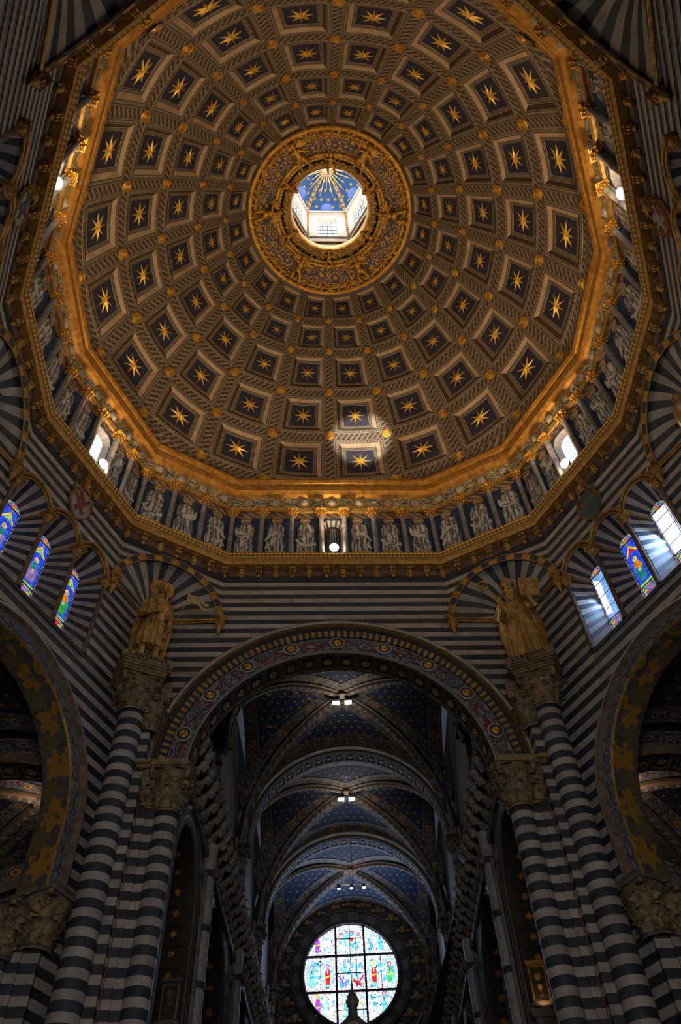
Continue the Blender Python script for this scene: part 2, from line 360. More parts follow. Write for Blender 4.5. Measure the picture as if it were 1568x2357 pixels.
# ================================================================ DOME
PROF=[(0,8.65,27.1),(1,7.9,29.5),(2,6.75,31.3),(3,5.5,32.8),(4,4.45,33.8),(5,3.42,34.75)]
RHO=[.967,1.0,1.022,1.015,.997,.968,.955,.978,1.012,1.01,.99]
RHO0=[.98,1.0,1.014,1.022,1.018,.992,.98,1.0,1.03,1.02,1.0]
def hermite(ts,vals,t):
    i=max(0,min(len(ts)-2,int(math.floor(t)))); f=t-i
    def tan(k):
        if k<=0: return vals[1]-vals[0]
        if k>=len(vals)-1: return vals[-1]-vals[-2]
        return (vals[k+1]-vals[k-1])/2
    h=f*f*f; q=f*f
    return (2*h-3*q+1)*vals[i]+(h-2*q+f)*tan(i)+(-2*h+3*q)*vals[i+1]+(h-q)*tan(i+1)
PR=[p[1] for p in PROF]; PZ=[p[2] for p in PROF]
def rho(k,t):
    k=abs(((k+10)%20)-10); i=min(9,int(k)); f=k-i
    r=RHO[i]*(1-f)+RHO[i+1]*f
    if t<1: q=max(0,t); r=(RHO0[i]*(1-f)+RHO0[i+1]*f)*(1-q)+r*q
    if t>4: r=r+(1-r)*(t-4)
    return r
def SD(k,t,off=0.0):
    if t<0:
        r=8.65; z=27.1+2.6*t
    else: r=hermite([0]*6,PR,t); z=hermite([0]*6,PZ,t)
    a=rad(18*k); q=r*rho(k,t)
    p=Vector((q*sin(a),q*cos(a),z))
    if off:
        e=.02
        du=SD(k+e,t)-SD(k-e,t); dv=SD(k,min(t+e,5))-SD(k,max(t-e,-.4))
        n=du.cross(dv).normalized()            # sign fixed so that off>0 = away from the room
        c=Vector((0,0,24))-p
        if n.dot(c)>0: n=-n
        p=p+n*off
    return p
mb=MB()
mb.grid(lambda k,t: SD(k,t,.42),80,22,0,(0,20),(-.5,5)); 
dome=mb.obj('ceiling',SHADE,M=FD,smooth=40,kind='structure',label='great coffered dome painted with gold stars over the crossing')
fr=[0,.095,.175,.255,.30,.70,.745,.825,.905,1]; frt=fr
def coffer(i,j):
    mb=MB(); n=4
    def pt(a,t,d): return SD(i+a,j+t,d)
    lv=[(.078,.0),(.089,-.012),(.146,.0),(.153,.01),(.210,.075),(.219,.075),(.262,.095),(.270,.11)]
    # nested frames; each side gets n cells
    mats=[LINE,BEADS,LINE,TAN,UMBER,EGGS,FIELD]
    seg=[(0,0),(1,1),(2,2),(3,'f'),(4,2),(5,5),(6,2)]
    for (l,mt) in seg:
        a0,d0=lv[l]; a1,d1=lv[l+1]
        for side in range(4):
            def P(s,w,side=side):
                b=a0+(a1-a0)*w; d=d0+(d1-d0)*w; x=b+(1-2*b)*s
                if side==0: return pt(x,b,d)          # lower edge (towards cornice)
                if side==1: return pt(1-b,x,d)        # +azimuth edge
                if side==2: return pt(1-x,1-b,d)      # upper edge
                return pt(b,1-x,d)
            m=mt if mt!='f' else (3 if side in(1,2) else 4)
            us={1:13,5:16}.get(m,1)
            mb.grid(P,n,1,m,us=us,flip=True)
    b=lv[-1][0]; mb.grid(lambda x,y: pt(b+(1-2*b)*x,b+(1-2*b)*y,.11),4,4,6)
    o=mb.obj('coffer',mats,dome,smooth=30)
    c=pt(.5,.5,.105); X=(pt(.6,.5,.105)-pt(.4,.5,.105)); Y=(pt(.5,.6,.105)-pt(.5,.4,.105)); sx=X.length/.2; sy=Y.length/.2
    X.normalize(); N=X.cross(Y).normalized()
    if N.dot(Vector((0,0,24))-c)<0: N=-N
    Y=N.cross(X).normalized(); s=MB()
    R=.5*.375*(sx+sy)/2*1.0; pts=[]
    for q in range(16):
        r=R if q%2==0 else R*.26; a=pi*q/8+pi/2; pts.append(c+X*(r*cos(a))+Y*(r*sin(a))+N*.012)
    top=c+N*.10
    for q in range(16): s.poly([top,pts[q],pts[(q+1)%16]])
    for q in range(16): a,b2=pts[q],pts[(q+1)%16]; s.poly([a,a-N*.012,b2-N*.012,b2])
    s.obj('star',STARG,o)
for j in range(5):
    for i in range(-10,10): coffer(i,j)
for i in range(20):                                   # meridian ribs
    mb=MB(); L=9.5
    mb.grid(lambda x,t,i=i: SD(i+(x-.5)*.164,t,-.02),2,40,0,(0,1),(-.35,5),1,1)
    mb.uv=[[(v*50,u) for u,v in q] for q in mb.uv]
    mb.grid(lambda t,d,i=i: SD(i-.082,t,-.02+.05*d),40,1,1,(-.35,5),(0,1)); mb.grid(lambda t,d,i=i: SD(i+.082,t,-.02+.05*d),40,1,1,(-.35,5),(0,1))
    mb.obj('meridian_rib',[GUIL,BROWN],dome,smooth=40)
for j in range(0,6):                                   # ring ribs
    mb=MB(); hw=.078 if j<5 else .05
    mb.grid(lambda k,x,j=j: SD(k,min(5,j+(x-.5)*2*hw),-.008),120,2,0,(0,20),(0,1),20*(11,11,9,8,7,6)[j],1)
    mb.obj('ring_rib',GUIL,dome,smooth=40)
PKS=[(3.68,7.83),(6.60,6.15),(8.52,2.2),(8.49,-1.47),(6.04,-6.83),(3.03,-8.79)]
PLY=[Vector(p) for p in PKS]+[Vector((-x,y)) for x,y in PKS[::-1]]
def polyhit(k,z):
    a=rad(18*k); d=Vector((sin(a),cos(a))); best=9
    for q in range(12):
        A,B=PLY[q],PLY[(q+1)%12]; e=B-A; den=d.x*e.y-d.y*e.x
        if abs(den)<1e-9: continue
        t=(A.x*e.y-A.y*e.x)/den; s=(A.x*d.y-A.y*d.x)/den
        if t>0 and -1e-6<=s<=1+1e-6: best=t
    return Vector((best*sin(a),best*cos(a),z))
mb=MB(); mb.grid(lambda k,f: polyhit(k,26.40).lerp(SD(k,-.08,-.005),f),240,1,0,(0,20),(0,1),us=160); mb.obj('base_band',GUIL,dome)
bm=MB(); bm.lathe([(.0,.13),(.05,.125),(.07,.09),(.13,.075),(.15,.11),(.19,.11),(.21,.06),(.27,.05),(.29,.085),(.33,.08),(.36,.0)],20); rou=bm.mesh('roundel',GOLD,35)
for j in range(0,6):
    for i in range(20):
        p=SD(i,j,-.02); q=SD(i,j,.2); N=(p-q).normalized(); sc=(.66,.64,.55,.46,.38,.30)[j]
        M=Matrix.Translation(p)@N.to_track_quat('Z','Y').to_matrix().to_4x4()@Matrix.Scale(sc,4)
        link('roundel',rou,dome,M)
# ---------------------------------------------------------------- oculus ring
OC=tag(MB().obj('trim_1',GOLD,M=FD),kind='structure',label='gilded wreath ring of cherubs around the lantern opening')
def ring(name,prof,mats,n=96,mf=None,us=1,smooth=40,par=None,flip=False):
    mb=MB(); mb.lathe(prof,n,mf=mf)
    mb.uv=[[(u*us,v) for u,v in q] if q else q for q in mb.uv]
    return mb.obj(name,mats,par or OC,smooth=smooth)
def torus_prof(r,z,a,b,n=10): return [(r+a*cos(t*2*pi/n),z+b*sin(t*2*pi/n)) for t in range(n+1)]
ring('outer_moulding',torus_prof(3.36,34.72,.12,.12),GOLD)
ring('outer_roll',torus_prof(3.14,34.82,.11,.11),GOLDP)
ring('arabesque_band',[(3.04,34.82),(2.33,35.17)],ARABESQ,us=22)
ring('inner_moulding',torus_prof(2.30,35.14,.09,.09),GOLD)
ring('dentil_band',[(2.25,35.15),(2.08,35.24)],GBEADS,us=90)
ring('inner_roll',torus_prof(1.90,35.33,.13,.12),GOLDP)
ring('rim',[(1.80,35.34),(1.74,35.40),(1.68,35.42),(1.64,35.52),(1.62,35.8)],GOLD)
ring('backing',[(3.5,34.85),(2.2,35.45),(1.8,35.7),(1.7,36)],SHADE)
def wreath(name,r,z,count,sz,mat,seed,lift):
    mb=MB(); rg=random.Random(seed)
    for i in range(count):
        for k in range(3):
            a=2*pi*(i+rg.random()*.7)/count; rr=r+(k-1)*sz*.95; zz=z-lift-.05*(k==1)+(r-rr)*.45
            M=Matrix.Rotation(a,3,'Z')@Matrix.Rotation(rg.uniform(-.7,.7)+(.6 if k==0 else -.6),3,'Z')
            if rg.random()<.3: mb.ell((rr*cos(a),rr*sin(a),zz),(sz*.55,)*3,8,5)
            else: mb.ell((rr*cos(a),rr*sin(a),zz),(sz*.42,sz*1.15,sz*.34),7,5,M=M)
    mb.obj(name,mat,OC,smooth=60)
wreath('leaf_garland',3.14,34.82,72,.115,GOLD,3,.09); wreath('fruit_garland',1.90,35.33,46,.10,GOLD,5,.09)
# cherubs: one continuous body, wings as children
def putto():
    mb=MB()
    mb.ell((0,0,.42),(.15,.12,.24),10,8); mb.ell((0,-.02,.27),(.16,.14,.15),10,6)
    mb.ell((0,-.03,.83),(.125,.135,.145),12,8); mb.tube([(0,0,.6),(0,-.01,.74)],[.085,.06],8)
    mb.ell((0,-.17,.82),(.022,.03,.03),6,4); mb.ell((-.05,-.145,.80),(.045,.03,.04),6,4); mb.ell((.05,-.145,.80),(.045,.03,.04),6,4)
    for i in range(9): a=i*.7; mb.ell((.10*cos(a),.02+.09*sin(a),.90+.03*sin(3*a)),(.05,.05,.05),6,4)
    mb.tube([(-.12,0,.58),(-.30,-.06,.55),(-.40,-.14,.72)],[.065,.05,.035],8); mb.tube([(.12,0,.58),(.28,-.08,.46),(.42,-.14,.40)],[.065,.05,.035],8)
    for sx,P in((-1,[(-.09,-.02,.22),(-.17,-.2,.06),(-.13,-.08,-.24)]),(1,[(.09,-.02,.22),(.2,-.1,-.0),(.28,.02,-.27)])):
        mb.tube(P,[.10,.075,.05],8); e=P[-1]; mb.ell((e[0],e[1]-.05,e[2]-.02),(.045,.09,.035),7,5)
    for c in((-.41,-.15,.76),(.46,-.15,.39)):
        mb.ell(c,(.04,.03,.045),7,5)
        for f in range(4): mb.tube([c,(c[0]+(f-1.5)*.018,c[1]-.03,c[2]+.065)],[.012,.009],5)
        mb.tube([c,(c[0]+.04,c[1]-.02,c[2]+.02)],[.012,.009],5)
    return bake(mb,.02,'cherub_body',GOLD,2)
PUT=putto()
wm=MB()
for f in range(6):
    l=.52-.05*f; a=rad(20+17*f)
    wm.extrude([(0,-.03),(l*.5,-.055),(l,-.02),(l*1.02,.02),(l*.5,.05),(0,.03)],.03,0,Matrix.Rotation(a,4,'Y').inverted()@Matrix.Translation((0,0,0))@Matrix.Rotation(pi/2,4,'X'))
WING=wm.mesh('wing',GOLD)
def cherub(ang,r,z,sc,flip,tilt):
    a=rad(ang); c=Vector((r*sin(a),r*cos(a),z)); out=Vector((sin(a),cos(a),0))
    head=(-out*cos(tilt)+Vector((0,0,-1))*0+Vector((0,0,.3))).normalized()
    if flip: head=-head
    face=Vector((0,0,-1)); face=(face-head*face.dot(head)).normalized(); x=head.cross(face).normalized()*-1
    X=(-face).cross(head).normalized()
    M=Matrix((( X.x,-face.x,head.x,c.x),(X.y,-face.y,head.y,c.y),(X.z,-face.z,head.z,c.z),(0,0,0,1)))@Matrix.Scale(sc,4)@Matrix.Translation((0,0,-.35))
    o=link('cherub',PUT,OC,M)
    for s in(-1,1): link('wing',WING,o,Matrix.Translation((s*.07,.10,.52))@Matrix.Scale(s,4,(1,0,0)))
for k in range(6): cherub(30+60*k,2.62,34.78,1.0,k in(2,3),.3); cherub(60*k,1.98,35.08,.72,k in(3,),.2)
# ---------------------------------------------------------------- lantern
LZ0,LZ1,LZ2,LR=35.6,41.0,42.9,1.90
LN=MB(); LN.lathe([(LR,LZ0),(LR+.02,LZ0+.5)],6,a0=pi/2+pi/6-pi/6*0,a1=pi/2+pi/6+2*pi)
LWHITE=mottled('white_lantern_stucco',(.60,.53,.45),(.50,.44,.38),3,.6,0,0)
lant=LN.obj('ceiling_lantern',LWHITE,M=FD,kind='structure',label='bright white lantern with blue starred cap above the dome')
def hexp(k,r,z): a=rad(30+60*k); return Vector((r*sin(a),r*cos(a),z))
for k in range(6):
    A,B=hexp(k-1,LR,0),hexp(k,LR,0); T=B-A
    def P(x,z,d=0): 
        n=Vector(((A+B).x,(A+B).y,0)).normalized(); q=A+T*x+n*d; return Vector((q.x,q.y,z))
    mb=MB(); W0,W1,Z0,Z1=.26,.74,37.2,39.9
    mb.grid(lambda x,z: P(x,z),1,1,0,(0,W0),(LZ0,LZ1)); mb.grid(lambda x,z: P(x,z),1,1,0,(W1,1),(LZ0,LZ1))
    mb.grid(lambda x,z: P(x,z),1,1,0,(W0,W1),(LZ0,Z0)); mb.grid(lambda x,z: P(x,z),1,1,0,(W0,W1),(Z1,LZ1))
    for x in(W0,W1): mb.poly([P(x,Z0),P(x,Z1),P(x,Z1,.25),P(x,Z0,.25)])
    for z in(Z0,Z1): mb.poly([P(W0,z),P(W1,z),P(W1,z,.25),P(W0,z,.25)])
    mb.obj('wall_panel',LWHITE,lant)
    g=MB(); g.grid(lambda x,z: P(x,z,.22),1,1,0,(W0,W1),(Z0,Z1),1,1.7); pane=g.obj('pane',G_LANT,lant)
    b=MB()
    for q in range(1,4): x=W0+(W1-W0)*q/4; b.tube([P(x,Z0,.2),P(x,Z1,.2)],.018,5)
    for q in range(1,5): z=Z0+(Z1-Z0)*q/5; b.tube([P(W0,z,.2),P(W1,z,.2)],.018,5)
    b.obj('glazing_bar',SHB,pane)
    mb=MB()                                      # gilded pilaster with knots
    p0=hexp(k,LR-.03,LZ0+.7); p1=hexp(k,LR-.03,LZ1)
    for q in(-1,1):
        t=Vector((p0.y,-p0.x,0)).normalized()*.11*q; mb.tube([p0+t,p1+t],.025,6)
    for q in range(16): mb.ell(p0.lerp(p1,(q+.5)/16),(.075,.075,.09),7,5)
    mb.obj('pilaster',GOLDP,lant,smooth=50)
    mb=MB(); pts=[]
    for q in range(9):
        f=q/8; r=(LR-.05)*cos(f*pi/2*.97); z=LZ1+(LZ2-LZ1)*sin(f*pi/2); pts.append(hexp(k,max(r,.12),z))
    for q in range(8):
        a,b2=pts[q],pts[q+1]; t=Vector((a.y,-a.x,0)).normalized()*.11
        mb.poly([a-t,a+t,b2+t*.8,b2-t*.8])
        for s in(-1,1): mb.tube([a+t*s,b2+t*s*.8],.022,5,1)
        mb.ell((a+b2)/2,(.07,.07,.06),7,5,1)
    mb.obj('cap_rib',[LWHITE,GOLDP],lant,smooth=50)
    mb=MB()
    def Wb(x,f):
        r=(LR+.02)*cos(f*pi/2*.985); z=LZ1+.03+(LZ2-LZ1)*sin(f*pi/2); q=hexp(k-1,r,z).lerp(hexp(k,r,z),x); bul=1+.07*sin(pi*x)*cos(f*pi/2); return Vector((q.x*bul,q.y*bul,z))
    mb.grid(Wb,8,10,0,us=1.7,vs=2.2); mb.obj('cap_web',STARL,lant,smooth=60)
    b=MB(); c=(A+B)/2; b.ell((c.x*.95,c.y*.95,LZ1+.16),(.34,.34,.10),12,5,M=Matrix.Rotation(-rad(60*k),3,'Z')); b.obj('blue_cushion',mottled('blue_lunette',(.12,.2,.55),(.1,.16,.45),3),lant,smooth=60)
for z,r in((LZ0+.62,.06),(LZ1-.02,.05),(37.0,.045)):
    mb=MB(); mb.tube([hexp(k,LR-.05,z) for k in range(7)],r,8); mb.obj('string_course',GOLDP if z<36.5 else LWHITE,lant)
mb=MB()
for k in range(12):
    a=2*pi*k/12+.26; mb.ell(((LR-.13)*cos(a),(LR-.13)*sin(a),LZ0+.35),(.10,.10,.12),8,6)
mb.obj('cherub_head_frieze',GOLDP,lant,smooth=60)
mb=MB(); mb.ell((0,0,LZ2-.32),(.36,.36,.20),14,8)
for k in range(24):
    a=2*pi*k/24; l=1.25 if k%2 else .9; mb.tube([(.2*cos(a),.2*sin(a),LZ2-.36),(l*cos(a),l*sin(a),LZ2-.62)],[.04,.012],6)
mb.obj('sunburst',SUNG,lant,smooth=50)
lamp('added_lantern_daylight','POINT',WD(0,0,39.2),300,(1,.97,.92),.5)  # added point light, stands in for daylight through the lantern panes
tgt=FD@SD(.55,.95); lamp('assumed_rear_beam','SPOT',WD(-1.2,-8.0,22.9),24000,(1,.95,.82),.05,tgt,9.5,.5)  # added spot, an assumed unseen source for the bright coffers
class ArchHole:
    def __init__(s,c,zc,r,zb=-1): s.c,s.zc,s.r,s.zb=c,zc,r,zb
    def at(s,z):
        if z<s.zb or z>=s.zc+s.r: return None
        w=s.r if z<=s.zc else math.sqrt(max(0,s.r**2-(z-s.zc)**2)); return (s.c-w,s.c+w)
    def near(s,z0,z1): return None
def slices(lims,holes,z0,z1,n):
    out=[]
    for q in range(n):
        za,zb=z0+(z1-z0)*q/n,z0+(z1-z0)*(q+1)/n; zm=(za+zb)/2
        la,lb=lims(za),lims(zb)
        hs=[]
        for h in holes:
            m=h.at(zm)
            if m is None: continue
            A=h.at(za+1e-6) or (h.c,h.c) if za>=h.zb else m; B=h.at(zb-1e-6) or (h.c,h.c)
            hs.append((A,B))
        hs.sort(key=lambda x:x[0][0])
        xa,xb=la[0],lb[0]
        for A,B in hs:
            out.append((xa,xb,max(xa,A[0]),max(xb,B[0]),za,zb)); xa,xb=A[1],B[1]
        out.append((xa,xb,la[1],lb[1],za,zb))
    return [o for o in out if (o[2]-o[0]>1e-4 or o[3]-o[1]>1e-4)]
# ================================================================ DRUM AND CROSSING WALLS
Pk={1:(3.68,7.83),2:(6.60,6.15),3:(8.52,2.2),4:(8.49,-1.47),5:(6.04,-6.83),6:(3.03,-8.79)}
POLY=[Vector((-Pk[k][0],Pk[k][1])) for k in(6,5,4,3,2,1)]+[Vector(Pk[k]) for k in(1,2,3,4,5,6)]   # clockwise seen from above, starting back left
NP=12
def offset(poly,d):
    out=[]; n=len(poly)
    for i in range(n):
        a,b,c=poly[i-1],poly[i],poly[(i+1)%n]
        n1=Vector((-(b-a).y,(b-a).x)).normalized(); n2=Vector((-(c-b).y,(c-b).x)).normalized()
        if n1.dot(a)<0: n1=-n1
        if n2.dot(b)<0: n2=-n2
        m=(n1+n2); m=m/m.length; out.append(b+m*(d/m.dot(n1)))
    return out
def polyring(prof,mats,mf=None,us=1.0):
    # prof: (offset outward, z); band of quads around the polygon
    mb=MB()
    for j in range(len(prof)-1):
        A=offset(POLY,prof[j][0]); B=offset(POLY,prof[j+1][0])
        for i in range(NP):
            k=(i+1)%NP; L=(A[k]-A[i]).length
            mb.poly([(*A[i],prof[j][1]),(*A[k],prof[j][1]),(*B[k],prof[j+1][1]),(*B[i],prof[j+1][1])],mf[j] if mf else 0,[(0,0),(L*us,0),(L*us,1),(0,1)])
    return mb
# upper gilded cornice
tr=polyring([(1.2,26.55),(.05,26.52),(-.07,26.46),(-.10,26.32),(-.04,26.20),(.07,26.14),(.05,26.07),(-.02,26.0),(.0,25.76),(.10,25.63),(.22,25.56)],[GOLD],mf=[0,0,0,0,0,1,1,0,0,0]).obj('trim_2',[CORN,SHADE],M=FD,kind='structure',label='broad gilded cornice at the foot of the dome')
polyring([(.22,25.56),(.30,24.98)],[CHERUB],us=.9).obj('cherub_frieze',CHERUB,tr)
polyring([(.30,24.98),(.22,24.94),(.20,24.86)],[GBEADS],us=6).obj('bead_moulding',GBEADS,tr)
polyring([(.20,24.86),(.24,24.72)],[GOLDP]).obj('fillet',GOLDP,tr)
polyring([(.24,24.72),(.34,24.71)],[GOLDP]).obj('soffit_fillet',GOLDP,tr); polyring([(.325,24.71),(.325,24.40)],[GUILP],us=3.0).obj('guilloche_frieze',GUILP,tr)
# cherub faces in the frieze
hm=MB()
hm.ell((0,0,0),(.17,.10,.20),10,8); hm.ell((0,-.10,-.01),(.03,.04,.04),6,4); hm.ell((-.07,-.09,.04),(.03,.02,.02),6,4); hm.ell((.07,-.09,.04),(.03,.02,.02),6,4); hm.ell((0,-.085,-.10),(.06,.03,.025),6,4)
hm.ell((0,.02,.10),(.19,.10,.14),10,6,1)
CH=hm.mesh('cherub_face',[FLESH,STONE],60)
hr=MB(); hr.lathe([(.22,.0),(.26,.015),(.28,0)],18); CHR=hr.mesh('halo_ring',HALO,60)
def along(poly,i): 
    a,b=poly[i],poly[(i+1)%NP]; d=(b-a); L=d.length; d=d/L; n=Vector((-d.y,d.x)); 
    if n.dot(a)<0: n=-n
    return a,d,n,L
def basis(p,d,n,z,yaxis=None):
    # local x along wall, y outwards (into the wall), z up
    return Matrix(((d.x,n.x,0,p.x),(d.y,n.y,0,p.y),(0,0,1,z),(0,0,0,1)))
SIDES=[i for i in range(NP) if i!=NP-1]
nb={}
for i in range(NP):
    a,d,n,L=along(POLY,i); nb[i]=max(3,round(L/1.06)); 
BAYS={0:3,1:5,2:3,3:5,4:3,5:7,6:3,7:5,8:3,9:5,10:3,11:5}
for i in range(NP):
    a,d,n,L=along(offset(POLY,.24),i); m=max(2,round(L/1.0))
    for q in range(m):
        p=a+d*(L*(q+.5)/m); M=basis(p,d,n,25.27)
        o=link('cherub_face',CH,tr,M); link('halo_ring',CHR,o,Matrix.Translation((0,-.01,.02))@Matrix.Rotation(pi/2,4,'X'))
# gallery back wall, colonnettes, painted prophets
gm=MB(); GW=offset(POLY,.34)
for i in range(NP):
    A,B=GW[i],GW[(i+1)%NP]; L=(B-A).length; e=(B-A)/L
    hs=[ArchHole(L/2,23.93,.40,22.30)] if i in(1,3,5,7,9) else []
    for xa,xb,ya,yb,za,zb in slices(lambda z:(0,L),hs,22.05,24.72,24): gm.poly([(*(A+e*xa),za),(*(A+e*ya),za),(*(A+e*yb),zb),(*(A+e*xb),zb)])
gal=gm.obj('wall_drum',BLUEP,M=FD,kind='structure',label='drum gallery wall painted blue behind small columns')
cm=MB(); cm.lathe([(.13,0),(.13,.06),(.10,.09),(.092,.14),(.085,2.18),(.10,2.2)],12); COLN=cm.mesh('colonnette',mottled('stained_grey_shaft',(.24,.22,.21),(.12,.105,.10),5,.5,0,.2),50)
cc=MB(); cc.lathe([(.085,0),(.11,.04),(.10,.08),(.14,.22),(.19,.30)],12)
for k in range(8):
    a=2*pi*k/8; cc.ell((.14*cos(a),.14*sin(a),.16),(.045,.045,.12),6,5); cc.ell((.20*cos(a),.20*sin(a),.27),(.05,.05,.05),6,5)
cc.box((0,0,.335),(.40,.40,.07)); GCAP=cc.mesh('gilded_capital',GOLD,60)
def letters(txt,size,mat,parent,M,name='lettering',ext=.004,align='CENTER'):
    c=bpy.data.curves.new(name,'FONT'); c.body=txt; c.size=size; c.align_x=align; c.align_y='CENTER'; c.extrude=ext; c.resolution_u=2
    o=bpy.data.objects.new(name,c); COL.objects.link(o); dg=bpy.context.evaluated_depsgraph_get(); me=bpy.data.meshes.new_from_object(o.evaluated_get(dg)); bpy.data.objects.remove(o); bpy.data.curves.remove(c)
    me.name=name; me.materials.clear(); me.materials.append(mat); return link(name,me,parent,M)
XZ=Matrix.Rotation(pi/2,4,'X')          # text plane -> wall plane facing -y
def ellpoly(cx,cy,rx,ry,n=18,a0=0): return [(cx+rx*cos(a0+2*pi*i/n),cy+ry*sin(a0+2*pi*i/n)) for i in range(n)]
def prophet(seed,width,word=None):
    rg=random.Random(seed); mb=MB(); w=width/2; T=lambda z: Matrix.Rotation(pi/2,4,'X')@Matrix.Translation((0,0,z))
    ln=rg.uniform(-.05,.05)*2; mir=rg.choice((-1,1))
    def E(poly,t,m): mb.extrude([(x*mir,y) for x,y in (poly if mir>0 else poly[::-1])],.012,m,T(t))
    E(ellpoly(ln,2.02,.215,.215,22),.0,2)                                      # halo
    E([(-.36*w/.5,0),(.38*w/.5,0),(.40*w/.5,.5),(.33*w/.5,1.0),(.36*w/.5,1.45),(.24,1.72),(.08+ln,1.80),(-.10+ln,1.80),(-.27,1.70),(-.37*w/.5,1.38),(-.33*w/.5,.9),(-.40*w/.5,.45)],.006,0)   # robe
    E([(-.36*w/.5,1.40),(-.26,1.70),(-.06+ln,1.76),(.10,1.45),(.30*w/.5,.85),(.36*w/.5,.40),(.16,.30),(-.02,.75),(-.24,.95)],.014,1)       # mantle
    E(ellpoly(ln,1.95,.115,.155,16),.014,3)                                    # head
    E([(ln-.10,1.95),(ln+.10,1.95),(ln+.075,1.72),(ln,1.62),(ln-.075,1.72)],.020,4)  # beard
    E([(ln-.13,1.98),(ln-.10,2.12),(ln,2.16),(ln+.10,2.12),(ln+.13,1.98),(ln+.09,2.05),(ln-.09,2.05)],.024,4) # hair
    for s,hy in((-1,rg.uniform(1.0,1.25)),(1,rg.uniform(.95,1.3))):
        hx=s*rg.uniform(.03,.12); E([(s*.30*w/.5,1.5),(s*.22,1.6),(s*.30,1.2),(hx+.05*s,hy+.06),(hx,hy-.05),(s*.36*w/.5,1.0)][::s if s==1 else 1] if s==1 else [(s*.36*w/.5,1.0),(hx,hy-.05),(hx+.05*s,hy+.06),(s*.30,1.2),(s*.22,1.6),(s*.30*w/.5,1.5)],.020,1)
        E(ellpoly(hx,hy,.055,.045,8),.028,3)
    E([(-.40*w/.5,.03),(.40*w/.5,.03),(.40*w/.5,.10),(-.40*w/.5,.10)],.018,2)  # gilt hem
    o=None
    kind=seed%3
    if kind==0: S_=[(-.05,1.15),(.20,1.0),(.34,.72),(.22,.45),(.38,.22),(.44,.30),(.32,.48),(.46,.72),(.30,1.08),(0,1.25)]
    elif kind==1: S_=[(-.40,.62),(-.10,.50),(.22,.60),(.42,.86),(.44,.72),(.26,.42),(-.08,.33),(-.42,.45)]
    else: S_=[(.05,1.25),(.30,1.32),(.42,1.62),(.46,1.30),(.40,1.05),(.12,.92),(-.1,.95),(-.08,1.08)]
    E([(x*w/.5,y) for x,y in S_],.030,5)
    return mb.mesh('painted_prophet',[ROBE,ROBE2,HALO,FLESH,STONE,SCROLLW])
WORDS={(5,0):'DANI',(5,1):'EMIAS',(5,4):'SAIAS',(5,5):'ZEHI',(6,0):'MICHEL·PH',(6,1):'SOL·ORAVIT',(6,2):'CHEA',(7,0):'SCA',(7,3):'ENDI',(7,4):'OMA',(8,0):'AVO',(8,1):'HEAV',(4,2):'AVDI',(4,0):'INPVL'}
floods=[]
inner=offset(POLY,.36)
